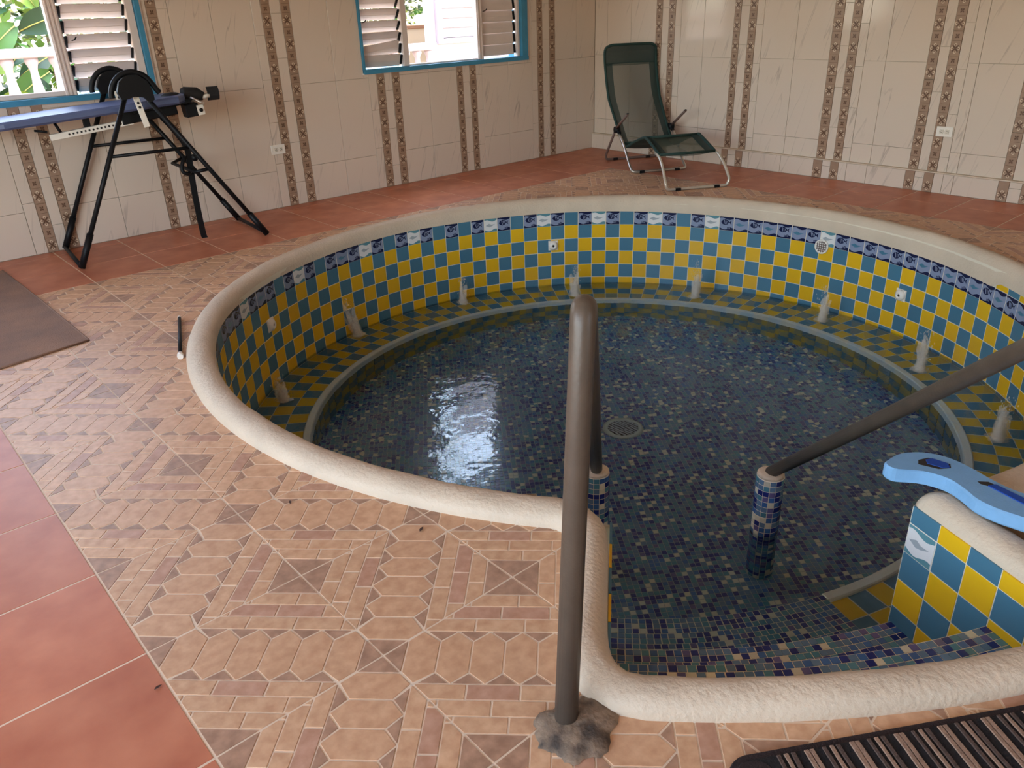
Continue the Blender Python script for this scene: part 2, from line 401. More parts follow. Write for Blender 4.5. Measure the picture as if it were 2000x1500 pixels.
def tile_mesh(pieces):
    mb = MB()
    for p, m in pieces: mb.prism(ccw(p), -.0032, 0.0, m, bev=.0012)
    return mb
full_tile = tile_mesh(PIECES).mesh('floor_tile', FM)
for i in range(NX):
    for j in range(NY0, NY1):
        x0, x1, y0, y1 = XG(i), XG(i+1), YG(j), YG(j+1); sx, sy = (x1-x0-.002)/S, (y1-y0-.002)/S
        even = (i+j) % 2 == 0
        cor = [(x0,y0),(x1,y0),(x1,y1),(x0,y1)]
        s = [sdf(a, b) for a, b in cor+[((x0+x1)/2, (y0+y1)/2), ((x0+x1)/2,y0), ((x0+x1)/2,y1), (x0,(y0+y1)/2), (x1,(y0+y1)/2)]]
        if max(s) < 0: continue
        if y1 < -3.3: continue
        # even: chain from lower-left to upper-right; odd: mirrored
        Mx = Matrix.Translation((x0+.001, y0+.001, random.uniform(-.0004,.0004))) @ Matrix.Diagonal((sx, sy, 1, 1))
        if not even: Mx = Mx @ Matrix.Translation((S, 0, 0)) @ Matrix.Rotation(PI/2, 4, 'Z')
        if min(s) > .02: inst('floor_tile', full_tile, Mx, floor)
        else:
            q = []
            for p, m in PIECES:
                pw = [(Mx @ Vector((a, b, 0))).to_2d() for a, b in p]; c = cut_pool([tuple(v) for v in pw])
                if len(c) >= 3 and area(c) > 3e-5: q.append((c, m))
            if q: tile_mesh(q).build('floor_tile', FM, floor)
def terra(x0, x1, y0, y1):
    g = .0025; mb = MB(); mb.prism([(-(x1-x0)/2+g, -(y1-y0)/2+g), ((x1-x0)/2-g, -(y1-y0)/2+g), ((x1-x0)/2-g, (y1-y0)/2-g), (-(x1-x0)/2+g, (y1-y0)/2-g)], -.0032, 0, 0, bev=.002)
    o = mb.build('terracotta_tile', M['terra']); o.matrix_basis = Matrix.Translation(((x0+x1)/2, (y0+y1)/2, random.uniform(-.0003,.0003))); adopt(o, floor)
xe, yt = XG(NX), YG(NY1)
for i in range(-6, NX):                         # along the window wall
    for a, b in ((yt, yt+.405), (yt+.405, yt+.81), (yt+.81, Y1)): terra(XG(i), XG(i+1), a, b)
for j in range(-9, NY1):                        # left strip and right strip
    for i in (-1, -2, -3, -4, -5, -6): terra(XG(i), XG(i+1), YG(j), YG(j+1))
    terra(xe, xe+.405, YG(j), YG(j+1)); terra(xe+.405, X1, YG(j), YG(j+1))
for a, b in ((yt, yt+.405), (yt+.405, yt+.81), (yt+.81, Y1)):
    terra(xe, xe+.405, a, b); terra(xe+.405, X1, a, b)

# ------------------------------------------------------------------ walls with openings
H = 2.62
def rects_minus(r, holes):
    out = [r]
    for hx0, hx1, hz0, hz1 in holes:
        nxt = []
        for x0, x1, z0, z1 in out:
            if hx1 <= x0 or hx0 >= x1 or hz1 <= z0 or hz0 >= z1: nxt.append((x0, x1, z0, z1)); continue
            if hx0 > x0: nxt.append((x0, hx0, z0, z1))
            if hx1 < x1: nxt.append((hx1, x1, z0, z1))
            a, b = max(x0, hx0), min(x1, hx1)
            if hz0 > z0: nxt.append((a, b, z0, hz0))
            if hz1 < z1: nxt.append((a, b, hz1, z1))
        out = nxt
    return out
W1 = (-.75, 1.70, .92, 2.12); W2 = (3.33, 5.11, .92, 2.12)
wl = MB()
for x0, x1, z0, z1 in rects_minus((-2.75, 6.2, 0, H), [W1, W2]): wl.box(((x0+x1)/2, 3.372+.012+.09, (z0+z1)/2), (x1-x0, .18, z1-z0))
wall_left = prop(wl.build('wall_left', M['grout']), kind='structure')
wr = MB(); wr.box((6.03+.012+.08, -.8, H/2), (.16, 8.4, H))
wall_right = prop(wr.build('wall_right', M['grout']), kind='structure')
TT = .010
unit_tile = MB().chamfer((0, 0, 0), (1, 1, 1), .0, 0)
cache = {}
def wtile(par, side, a0, a1, z0, z1, name='wall_tile', g=.0012, m='wtile', depth=0):
    w_, h_ = a1-a0-2*g, z1-z0-2*g
    if w_ < .006 or h_ < .006: return
    key = (round(w_, 4), round(h_, 4), m)
    if key not in cache: cache[key] = MB().chamfer((0, 0, 0), (w_, TT, h_), .0012, 0).mesh(name, M[m])
    ca, cz = (a0+a1)/2, (z0+z1)/2; off = random.uniform(0, .0006)
    if side == 'L': Mx = frame_M((ca, 3.372+TT/2+.001+off-depth, cz))
    else: Mx = Matrix.Translation((6.03+TT/2+.001+off-depth, ca, cz)) @ Matrix.Rotation(-PI/2, 4, 'Z')
    inst(name, cache[key], Mx, par)
# decorated border tile: rosette of four cream scrolls, small dark flower, repeat .16
def border_mesh(w_, h_):
    mb = MB(); mb.chamfer((0, 0, 0), (w_, TT, h_), .001, 0)
    y = -TT/2-.0004; k = w_/.072
    def pg(pts, cx, cz, m):
        mb.add([(cx+x*k, y-.0002*m, cz+z) for x, z in pts], [tuple(range(len(pts)))], m)
    def arc(cx, cz, ox, oz, r0, r1, a0, a1, m, n=7):
        o = [(ox+r1*math.cos(rad(a0+(a1-a0)*i/n)), oz+r1*math.sin(rad(a0+(a1-a0)*i/n))) for i in range(n+1)]
        i_ = [(ox+r0*math.cos(rad(a0+(a1-a0)*i/n)), oz+r0*math.sin(rad(a0+(a1-a0)*i/n))) for i in range(n+1)]
        for j in range(n): pg([o[j], o[j+1], i_[j+1], i_[j]], cx, cz, m)
    z = -h_/2+.08
    for q in range(max(1, int(round(h_/.16)))):
        zc = -h_/2+.045+q*.16
        if zc+.04 < h_/2:
            for d in range(4):                 # dark diagonal leaves and cream horseshoes
                a = 45+90*d; ca, sa = math.cos(rad(a)), math.sin(rad(a))
                pg([(ca*.004-sa*.005, sa*.004+ca*.005), (ca*.004+sa*.005, sa*.004-ca*.005), (ca*.026+sa*.004, sa*.026-ca*.004), (ca*.031, sa*.031), (ca*.026-sa*.004, sa*.026+ca*.004)], 0, zc, 1)
                b = 90*d; cb, sb = math.cos(rad(b)), math.sin(rad(b))
                arc(0, zc, cb*.023, sb*.023, .0055, .0105, b-120, b+120, 2)
                pg([(cb*.021-sb*.003, sb*.021+cb*.003), (cb*.021+sb*.003, sb*.021-cb*.003), (cb*.027, sb*.027)], 0, zc, 1)
            pg([(-.005,0),(0,-.005),(.005,0),(0,.005)], 0, zc, 1)
        zf = zc+.08
        if zf+.02 < h_/2:
            for d in range(4):
                a = 45+90*d; ca, sa = math.cos(rad(a)), math.sin(rad(a))
                pg([(0,0), (ca*.010+sa*.007, sa*.010-ca*.007), (ca*.019, sa*.019), (ca*.010-sa*.007, sa*.010+ca*.007)], 0, zf, 1)
            for s_ in (-1, 1): pg([(-.03, s_*.030-.001), (.03, s_*.030-.001), (.03, s_*.030+.001), (-.03, s_*.030+.001)], 0, zf, 1)
    return mb.mesh('border_tile', [M['list_tan'], M['list_brown'], M['list_cream']])
bcache = {}
def band(par, side, a0, a1, z0, z1, holes=(), depth=0):
    z = z0
    while z < z1-.005:
        zt_ = min(z+.32, z1)
        for x0, x1, q0, q1 in rects_minus((a0, a1, z, zt_), holes):
            w_, h_ = round(x1-x0-.002, 3), round(q1-q0-.0015, 3)
            if w_ < .02 or h_ < .01: continue
            if (w_, h_) not in bcache: bcache[(w_, h_)] = border_mesh(w_, h_)
            ca, cz = (x0+x1)/2, (q0+q1)/2
            if side == 'L': Mx = frame_M((ca, 3.372+TT/2-.0005-depth, cz))
            else: Mx = Matrix.Translation((6.03+TT/2-.0005-depth, ca, cz)) @ Matrix.Rotation(-PI/2, 4, 'Z')
            inst('border_tile', bcache[(w_, h_)], Mx, par)
        z = zt_
def column(par, side, a0, a1, joints, z0, z1, holes=(), depth=0):
    js = [z0]+[j for j in joints if z0+.01 < j < z1-.01]+[z1]
    for p, q in zip(js[:-1], js[1:]):
        for x0, x1, r0, r1 in rects_minus((a0, a1, p, q), holes): wtile(par, side, x0, x1, r0, r1, depth=depth)
big = [.278, .882, 1.486, 2.09]
HL = [W1, W2]
trip = lambda o: [o+.301*k for k in range(10)]
def left_wall():
    pairs = [(-.95,-.88,-.80,-.735,'R'), (-.06,.0,.075,.14,'R'), (.789,.852,.92,.984,'L'), (1.598,1.664,1.742,1.808,'R'), (2.541,2.611,2.694,2.767,'L'),
             (3.446,3.522,3.597,3.671,'L'), (4.269,4.338,4.416,4.487,'R'), (5.242,5.312,5.399,5.475,'L')]
    prev = -2.75
    for a, b, c, d, st in pairs:
        s0 = a-.072 if st == 'L' else a
        x = s0; edges = [s0]
        while x-.302 > prev+.02: x -= .302; edges.append(x)
        edges.append(prev); edges = edges[::-1]
        for p, q in zip(edges[:-1], edges[1:]): column(wall_left, 'L', p, q, big, 0, H, HL)
        if st == 'L': column(wall_left, 'L', s0, a, trip(.03+.3), 0, H, HL)
        band(wall_left, 'L', a, b, .0, H, HL); band(wall_left, 'L', c, d, .0, H, HL)
        column(wall_left, 'L', b, c, trip(.17), 0, H, HL)
        prev = d
        if st == 'R': column(wall_left, 'L', d, d+.072, trip(.22), 0, H, HL); prev = d+.072
    for p, q in ((prev, prev+.30), (prev+.30, 6.03)): column(wall_left, 'L', p, q, big, 0, H, HL)
left_wall()
LEDGE = .145
def right_wall():
    pairs = [(-1.53,-1.46,-1.385,-1.32), (-.75,-.68,-.60,-.53), (-.087,-.018,.052,.122), (.658,.728,.799,.877), (1.557,1.628,1.71,1.774), (2.394,2.466,2.541,2.61)]
    for lo, hi, dep in ((LEDGE, H, 0), (0, LEDGE-.004, .035)):
        prev = -3.6; par = wall_right if dep == 0 else plinth
        for a, b, c, d in pairs:                # strip sits on the smaller-y side of each pair
            s0 = a-.068; edges = [prev]; x = prev
            while x+.302 < s0-.02: x += .302; edges.append(x)
            edges.append(s0)
            for p, q in zip(edges[:-1], edges[1:]): column(par, 'R', p, q, [.293, .897, 1.5, 2.1], lo, hi, (), dep)
            column(par, 'R', s0, a, trip(.257-.003), lo, hi, (), dep)
            band(par, 'R', a, b, lo, hi, (), dep); band(par, 'R', c, d, lo, hi, (), dep)
            column(par, 'R', b, c, trip(.098), lo, hi, (), dep); prev = d
        for p, q in ((prev, prev+.30), (prev+.30, prev+.60), (prev+.60, 3.372)): column(par, 'R', p, q, [.293, .897, 1.5, 2.1], lo, hi, (), dep)
pl = MB(); pl.box((6.019+.006, -.12, LEDGE/2-.002), (.038, 6.98, LEDGE-.006)); pl.box((6.015, -.12, LEDGE+.001), (.048, 6.98, .008), 1)
plinth = prop(pl.build('baseboard_right', [M['grout'], M['plaster']]), kind='structure')
right_wall()
# unseen sides of the room; their openings are added and sized for interior light
we = MB()
for y0, y1, z0, z1 in rects_minus((-5.2, 3.55, 0, H), [(-3.7, 1.2, .35, 2.25)]): we.box((-2.68, (y0+y1)/2, (z0+z1)/2), (.16, y1-y0, z1-z0))
prop(we.build('wall_entry', M['plaster']), kind='structure')
wf = MB()
for x0, x1, z0, z1 in rects_minus((-2.75, 6.2, 0, H), [(.9, 1.7, 1.1, 2.0)]): wf.box(((x0+x1)/2, -5.1, (z0+z1)/2), (x1-x0, .16, z1-z0))
prop(wf.build('wall_front', M['plaster']), kind='structure')
prop(MB().box((1.75, -.8, H+.08), (9.4, 9.2, .14)).build('ceiling', M['ceil']), kind='structure')
trm = MB(); trm.box((2.07, 3.372-.006, 1.525), (.74, .016, .075), 0); trm.box((2.07, 3.372-.007, 1.482), (.80, .018, .010), 1)
prop(trm.build('trim_1', [M['bluepaint'], M['woodw']]), kind='structure')

# ------------------------------------------------------------------ windows
def louvers(win, x0, x1, zs, tilt, crooked=None, handle=None, hgt=.094):
    for i, z in enumerate(zs):
        mb = MB(); w_ = x1-x0
        mb.box((0, 0, 0), (w_, .009, hgt)); mb.box((0, -.0052, -.006), (w_, .0016, .003))
        t = tilt if not isinstance(tilt, (list, tuple)) else tilt[i]
        rz = crooked.get(i, 0) if crooked else 0
        o = mb.build('louver_blade', M['woodw']); o.matrix_basis = Matrix.Translation(((x0+x1)/2, 3.425, z)) @ Matrix.Rotation(rz, 4, 'Y') @ Matrix.Rotation(rad(t), 4, 'X'); adopt(o, win)
        for sx in (x0-.008, x1+.008):
            c = MB().box((0, 0, 0), (.018, .014, .074)).build('blade_clip', M['black']); c.matrix_basis = Matrix.Translation((sx, 3.418, z)) @ Matrix.Rotation(rad(t), 4, 'X'); adopt(c, win)
    if handle:
        hx, hz = handle
        MB().tube([(hx, 3.405, hz), (hx+.012, 3.385, hz+.004), (hx+.02, 3.37, hz+.02)], .004, n=6).build('louver_handle', M['black'], win)
def bar(win, name, x0, x1, z0, z1, y=3.41, d=.05, m='woodw', mould=0):
    mb = MB(); mb.chamfer(((x0+x1)/2, y, (z0+z1)/2), (x1-x0, d, z1-z0), .003)
    for k in range(mould): mb.box((x0+(x1-x0)*(k+.5)/mould, y-d/2-.003, (z0+z1)/2), (.007, .008, z1-z0))
    return mb.build(name, M[m], win)
def window(n, W, blue_r):
    x0, x1, z0, z1 = W
    root = MB()                                  # blue painted reveal lining the opening
    root.box(((x0+x1)/2, 3.455, z0+.006), (x1-x0, .21, .034)); root.box(((x0+x1)/2, 3.455, z1-.01), (x1-x0, .20, .02))
    root.box((x0+.008, 3.455, (z0+z1)/2), (.016, .20, z1-z0)); root.box((x1-blue_r/2, 3.455, (z0+z1)/2), (blue_r, .20, z1-z0))
    o = prop(root.build('window_%d' % n, M['bluepaint']), kind='structure')
    MB().box(((x0+x1)/2, 3.366, z0-.008), (x1-x0+.02, .016, .010)).box((x1+.004, 3.366, (z0+z1)/2), (.008, .014, z1-z0)).build('plaster_lip', M['woodw'], o)
    return o
w1 = window(1, W1, .03); w2 = window(2, W2, .07)
Z0, ZT = .945, 2.10
lz = [.955+.0425+.0855*i for i in range(13)]
# window 1: fixed light, heavy mullion, louvred bay
bar(w1, 'mullion', 1.142, 1.212, Z0, ZT, mould=3); bar(w1, 'jamb_post', 1.618, 1.668, Z0, ZT); bar(w1, 'bottom_rail', -.30, 1.145, Z0, Z0+.03, d=.04)
bar(w1, 'mullion', -.36, -.29, Z0, ZT); bar(w1, 'top_rail', -.36, 1.66, ZT-.04, ZT+.005)
louvers(w1, 1.234, 1.604, lz, 34, handle=(1.26, 1.26)); louvers(w1, -.70, -.38, lz, 34)
MB().box((.43, 3.43, 1.52), (1.43, .004, 1.11)).build('window_pane', M['pane'], w1)
# window 2: two louvred bays and a clear light
bar(w2, 'mullion', 3.742, 3.796, Z0, ZT); bar(w2, 'mullion', 4.535, 4.600, Z0, ZT, mould=2); bar(w2, 'jamb_post', 5.004, 5.034, Z0, ZT); bar(w2, 'jamb_post', 3.344, 3.350, Z0, ZT); bar(w2, 'top_rail', 3.35, 5.03, ZT-.04, ZT+.005)
bar(w2, 'bottom_rail', 3.80, 4.535, Z0-.002, Z0+.012, d=.03)
louvers(w2, 3.366, 3.724, lz, [20,16,30,34,34,34,34,34,34,34,34,34,34], crooked={1: -.10, 2: -.02, 0: .02}, handle=(3.385, 1.285))
louvers(w2, 4.614, 4.984, [1.012+.0925*i for i in range(12)], -8, handle=(4.622, 1.33), hgt=.097)
MB().box((4.165, 3.43, 1.52), (.74, .004, 1.11)).build('window_pane', M['pane'], w2)

# ------------------------------------------------------------------ the pool
pool = empty('plunge_pool', (CX, CY, -1.0), 'round sunken plunge pool tiled in yellow and blue checks with a cream plaster coping', 'pool')
ZI = [(-180,.0),(-138,.0),(-114,-.03),(-45,-.066),(-24,-.07),(-1,-.07),(10,-.05),(37,-.05),(75,-.036),(107,-.02),(116,-.025),(127,-.02),(136,-.013),(150,.01),(180,.0)]
def interp(T, t):
    xs_ = [a for a, _ in T]; return float(np.interp(t, xs_, [b for _, b in T]))
Z1T = [(-180,-.15),(-114,-.163),(-44,-.206),(-20,-.19),(0,-.178),(45,-.158),(75,-.152),(90,-.140),(120,-.137),(134,-.128),(148,-.108),(180,-.12)]
def zi(t):
    z = interp(ZI, (t+180) % 360-180); e = interp(Z1T, (t+180) % 360-180)+.1045      # top edge of the decorated course
    return e-.003 if -.03 < e-z < .021 or (e < z and e-z > -.021) else z
# coping: closed sweep along ring and entry
def coping():
    path = []                                    # (inner xy, outer xy, zi)
    def ringpt(t): return P2(Rw(t)-.008 if not (110 < t % 360 < 235) else Rout(t)-.122, t), P2(Rout(t), t), zi(t)
    t = TH2+2.6
    while t < 360+TH1-4.2: path.append(ringpt(t)); t += 2.0
    # corner into jamb 1, out to the rim, across, back along jamb 2
    def jpt(r, th, side):
        a = rad(th); n = (-math.sin(a)*side, math.cos(a)*side); x, y = P2(r, th)
        return (x+n[0]*.004*(side < 0), y+n[1]*.004*(side < 0)), (x+n[0]*.118, y+n[1]*.118), -.022
    def blend(pa, pb, ca, cb, n=5):              # inner corner arcs by quadratic curves
        o = []
        for i in range(1, n):
            t_ = i/n; q = lambda a, c, b: ((1-t_)**2*a[0]+2*t_*(1-t_)*c[0]+t_*t_*b[0], (1-t_)**2*a[1]+2*t_*(1-t_)*c[1]+t_*t_*b[1])
            o.append((q(pa[0], ca, pb[0]), q(pa[1], cb, pb[1]), pa[2]*(1-t_)+pb[2]*t_))
        return o
    th1 = TH1
    a0 = path[-1]; a1 = jpt(2.20, th1, -1)
    path += blend(a0, a1, P2(2.02, th1+.1), P2(2.114, th1-3.3)); 
    for r in np.arange(2.20, 2.52, .06): path.append(jpt(r, th1, -1))
    b0 = path[-1]; rp = lambda t_: (P2(RIM0, t_), P2(RIM1, t_), -.05)
    b1 = rp(TH1+1.6)
    path += blend(b0, b1, P2(RIM0, th1), P2(RIM1, th1-2.4))
    for t_ in np.arange(TH1+1.6, TH2-1.4, 1.1): path.append(rp(t_))
    c0 = path[-1]; c1 = jpt(2.50, TH2, 1)
    path += blend(c0, c1, P2(RIM0, TH2), P2(RIM1, TH2+2.4))
    for r in np.arange(2.50, 2.14, -.05): path.append(jpt(r, TH2, 1))
    d0 = path[-1]; d1 = ringpt(TH2+2.6)
    path += blend(d0, d1, P2(2.062, TH2-.35), P2(2.20, TH2+3.2))
    mb = MB(); n = 15; hmax = .05
    N = len(path)
    for ip, (ii, oo, z_) in enumerate(path):
        for k in range(n):
            a = PI*k/(n-1); s_ = (1-math.copysign(abs(math.cos(a))**.95, math.cos(a)))/2     # 0 at outer, 1 at inner
            up = abs(math.sin(a))**.7
            base = -.006 if a < PI/2 else z_
            wob = .0016*math.sin(ip*1.7+k)+.0014*math.sin(ip*.61)
            z = base+(hmax-base)*up + (wob if 0 < k < n-1 else 0)
            x = oo[0]+(ii[0]-oo[0])*s_; y = oo[1]+(ii[1]-oo[1])*s_
            mb.v.append((x, y, z))
    for i in range(N):
        j = (i+1) % N
        for k in range(n-1): mb.f.append((i*n+k, i*n+k+1, j*n+k+1, j*n+k)); mb.m.append(0); mb.sm.append(True)
    return mb.build('coping', M['plaster'], pool)
cop = coping()
# tile column boundaries (degrees) and course heights
KT = [(-60,255.0),(-26,153.8),(-24,147.4),(-22,140.7),(-20,134.1),(-18,127.9),(-14,115.7),(-10,103.6),(-6,91.5),(-2,79.5),(0,73.45),(4,61.5),(10,43.4),(16,25.36),(20,13.44),(24,1.6),(28,-10.2),(32,-21.3),(36,-32.5),(40,-43.9),(64,-112.3),(65,-115.1)]
def thk(k): return interp(KT, k)
def z1(t): return interp(Z1T, (t+180) % 360-180)
PT = .1036
# backing shell
sh = MB()
ts = [TH2+i*2 for i in range(0, 168)]; ts = [t for t in ts if t < 360+TH1]+[360+TH1]
def ringstrip(mb, ra, za, rb, zb, ts, m=0, smooth=True):
    b = len(mb.v)
    for t in ts: mb.v.append((*P2(ra(t), t), za)); mb.v.append((*P2(rb(t), t), zb))
    for i in range(len(ts)-1): mb.f.append((b+2*i, b+2*i+1, b+2*i+3, b+2*i+2)); mb.m.append(m); mb.sm.append(smooth)
ringstrip(sh, lambda t: Rw(t)-.0020, .0, lambda t: Rw(t)-.0020, BENCH-.02, ts)
sh.build('wall_backing', M['poolgrout'], pool)
# decorated strip tiles: fish, wave, white wave (inlaid print)
def wavy(mb, x0, x1, zb, zt_, amp, ph, m, y):
    n = 8
    for i in range(n):
        a, b = x0+(x1-x0)*i/n, x0+(x1-x0)*(i+1)/n
        f_ = lambda x: amp*math.sin(2*PI*(x-x0)/(x1-x0)+ph)
        if zt_ is None: mb.add([(a, y, zb+f_(a)), (b, y, zb+f_(b)), (b, y, .0495), (a, y, .0495)], [(0,1,2,3)], m)
        else: mb.add([(a, y, -.0495), (b, y, -.0495), (b, y, zt_+f_(b)), (a, y, zt_+f_(a))], [(0,1,2,3)], m)
def decor_mesh(kind):
    mb = MB(); mb.chamfer((0, 0, 0), (.1, .007, .1), .001, 0); y = -.0038
    wavy(mb, -.049, .049, .034, None, .007, .5, 1, y); wavy(mb, -.049, .049, None, -.036, .008, 2.4, 1, y)
    def pg(pts, m, yy=-.0041): mb.add([(x, yy, z) for x, z in pts], [tuple(range(len(pts)))], m)
    if kind == 'fish':
        def fish(cx, cz, s, fl):
            body = [(cx+fl*s*x, cz+s*z) for x, z in ((-.026,0),(-.018,.013),(-.002,.019),(.014,.014),(.024,.003),(.014,-.011),(-.002,-.016),(-.018,-.011))]
            pg(body, 2); pg([(cx+fl*s*x, cz+s*z) for x, z in ((.022,.002),(.036,.014),(.032,.001),(.036,-.013))], 2)
            for k in range(3): pg([(cx+fl*s*x, cz+s*z) for x, z in ((-.010+k*.009,.014-.002*k),(-.006+k*.009,.014-.002*k),(.000+k*.009,-.010+.002*k),(-.003+k*.009,-.011+.002*k))], 0, -.0043)
        fish(-.008, .008, 1.2, 1); fish(.024, -.032, .55, -1)
    else:
        pg([(-.040,0),(-.014,.013),(.006,.004),(.036,.006),(.008,-.008),(-.012,-.013)], 2)
    mats = {'fish': [M['ltblue'], M['navy'], M['navy']], 'wave': [M['ltblue'], M['navy'], M['blue']], 'pale': [M['white'], M['teal'], M['greyp']]}[kind]
    return mb.mesh('border_tile', mats)
plain = lambda c, nm, sz=(.1, .007, .1): MB().chamfer((0, 0, 0), sz, .0012, 0).mesh(nm, M[c])
DEC = {'A': decor_mesh('fish'), 'B': decor_mesh('wave'), 'C': decor_mesh('pale'), 'b': plain('blue', 'border_tile')}
TY, TB = plain('yellow', 'yellow_tile'), plain('blue', 'blue_tile')
seqR = 'ACAb'*4+'ACABABABACABABAABABABABABABABABABABABABABABABABABABAB'
seqL = {-1:'b',-2:'A',-3:'b',-4:'A',-5:'C',-6:'A',-7:'b',-8:'A',-9:'C',-10:'A',-11:'B',-12:'A',-13:'b',-14:'A',-15:'C',-16:'A',-17:'b',-18:'A',-19:'B',-20:'A',-21:'C',-22:'A',-23:'B',-24:'A',-25:'b',-26:'A'}
def put(me, nm, x, y, z, ang, w_, h_, par, dz=0):
    # local -y faces the pool axis
    Mx = Matrix.Translation((x, y, z)) @ Matrix.Rotation(ang, 4, 'Z') @ Matrix.Rotation(random.uniform(-.006, .006), 4, 'X') @ Matrix.Diagonal((w_/.1, 1, h_/.1, 1))
    inst(nm, me, Mx, par)
rest = {0: MB(), 1: MB()}
K0, K1 = -26, 65
for k in range(-55, K1):
    ta, tb = thk(k), thk(k+1); tm = (ta+tb)/2
    if tm < TH2+1 or ta > 360+TH1: continue
    R_ = Rw(tm); pa, pb = P2(Rw(ta), ta), P2(Rw(tb), tb); x, y = (pa[0]+pb[0])/2, (pa[1]+pb[1])/2
    wd = math.hypot(pb[0]-pa[0], pb[1]-pa[1])-.0042; ang = math.atan2(pb[1]-pa[1], pb[0]-pa[0])
    za = z1(tm); single = K0 <= k < K1
    if single:
        d = seqR[k] if k >= 0 else seqL[k]
        put(DEC[d], 'border_tile', x, y, za+.0515, ang, wd, .1005, pool)
        top = zi(tm)+.02; b0 = za+.1045
        if top-b0 > .036: put(TB if (k % 2) else TY, 'rim_tile', x, y, (b0+top)/2, ang, wd, top-b0, pool)
    for r in range(1, 6):
        zt_ = za-(r-1)*PT; zb = zt_-PT+.0042
        if r == 5: zb = min(zb, BENCH+.0)
        blue = (k+r) % 2
        if single: put(TB if blue else TY, 'blue_tile' if blue else 'yellow_tile', x, y, (zt_+zb)/2, ang, wd, zt_-zb, pool)
        else: rest[blue].box((x, y, (zt_+zb)/2), (wd, .007, zt_-zb), 0, Matrix.Rotation(ang, 3, 'Z'))
for b_, nm in ((0, 'yellow_tile'), (1, 'blue_tile')): prop(rest[b_].build(nm, M['blue' if b_ else 'yellow'], pool), kind='stuff')
# bench: three rings of checks, lip, riser
def lipo(t): return Rw(t)-.318-.02*max(0, math.cos(rad(t-40)))
def lipi(t): return lipo(t)-.044
TB_A = -112.0                                   # bench starts beside the lowest step
tsb = [TB_A+i*2 for i in range(0, 168)]; tsb = [t for t in tsb if t < 360+TH1]+[360+TH1]
bn = MB(); ringstrip(bn, lambda t: Rw(t)+.01, BENCH-.0014, lambda t: lipo(t)-.005, BENCH-.0014, tsb); bn.build('bench_bed', M['poolgrout'], pool)
restb = {0: MB(), 1: MB()}
for k in range(-55, K1):
    ta, tb = thk(k), thk(k+1); tm = (ta+tb)/2
    if ta < TB_A+.3 or ta > 360+TH1: continue
    tb = max(tb, TB_A); tm = (ta+tb)/2
    ro = Rw(tm)-.004; ri = lipo(tm); st = (ro-ri)/3
    for q in range(3):
        r1_, r0_ = ro-q*st-.0015, ro-(q+1)*st+.0015; g = .085
        poly = [P2(r0_, tb+g), P2(r1_, tb+g*.9), P2(r1_, ta-g*.9), P2(r0_, ta-g)]; poly = ccw(poly)
        blue = (k+q) % 2 == 0
        mb = MB() if K0 <= k < K1 else restb[int(blue)]
        mb.prism(poly, BENCH-.005, BENCH+random.uniform(-.0005, .0005), 0, bev=.001)
        if K0 <= k < K1: mb.build('bench_tile', M['blue' if blue else 'yellow'], pool)
for b_ in (0, 1): prop(restb[b_].build('bench_tile', M['blue' if b_ else 'yellow'], pool), kind='stuff')
lp = MB(); prof = [(lipo, BENCH-.01), (lipo, BENCH+.012), (lambda t: lipo(t)-.006, BENCH+.018), (lambda t: lipi(t)+.006, BENCH+.018), (lipi, BENCH+.010), (lipi, BENCH-.062)]
for (ra, za), (rb, zb) in zip(prof[:-1], prof[1:]): ringstrip(lp, ra, za, rb, zb, tsb)
lp.build('bench_lip', M['lip'], pool)
ris = MB()
for i in range(len(tsb)-1):
    pass
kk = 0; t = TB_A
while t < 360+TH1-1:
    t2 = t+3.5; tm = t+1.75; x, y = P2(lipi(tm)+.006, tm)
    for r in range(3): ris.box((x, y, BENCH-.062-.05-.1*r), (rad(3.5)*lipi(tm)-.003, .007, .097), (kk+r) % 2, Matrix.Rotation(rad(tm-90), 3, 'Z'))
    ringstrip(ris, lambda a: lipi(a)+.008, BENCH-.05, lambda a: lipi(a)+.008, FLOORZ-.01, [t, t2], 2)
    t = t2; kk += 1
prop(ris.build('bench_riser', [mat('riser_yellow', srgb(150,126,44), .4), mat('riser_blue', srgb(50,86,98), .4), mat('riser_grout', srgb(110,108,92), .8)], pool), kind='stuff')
# mosaic floor: small glass squares laid on a grid
def mosaic(points, ex, ey, up, size, thick, name, parent, stuff=True):
    pts = np.asarray(points); n = len(pts)
    mi = rng.choice(6, n, p=MOSW)
    # darker and lighter squares come in short runs like mesh-backed sheets
    h = size/2; V = np.zeros((n, 8, 3)); j = 0
    for dz, e in ((-thick, 0), (0, .0004)):
        for sx_, sy_ in ((-1,-1),(1,-1),(1,1),(-1,1)):
            V[:, j] = pts + (ex*sx_*(h-e)) + (ey*sy_*(h-e)) + up*dz; j += 1
    F = np.array([(4,5,6,7),(0,1,5,4),(1,2,6,5),(2,3,7,6),(3,0,4,7)])
    Fa = (F[None]+8*np.arange(n)[:, None, None]).reshape(-1, 4)
    me = bpy.data.meshes.new(name); me.from_pydata(V.reshape(-1, 3).tolist(), [], Fa.tolist())
    for m in MOS: me.materials.append(m)
    me.polygons.foreach_set('material_index', np.repeat(mi, 5).astype(np.int32)); me.update()
    o = bpy.data.objects.new(name, me); COL.objects.link(o); adopt(o, parent)
    if stuff: prop(o, kind='stuff')
    return o
PM = .0245
bed = MB(); n_ = 90
bed.add([(CX, CY, FLOORZ-.0010)]+[(*P2(1.95, 360*i/n_), FLOORZ-.0010) for i in range(n_)], [(0, 1+i, 1+(i+1) % n_) for i in range(n_)])
bed.build('floor_bed', mat('wet_grout', srgb(150,158,156), .7), pool)
a_ = rad(53.8); g1 = np.arange(-76, 77)*PM
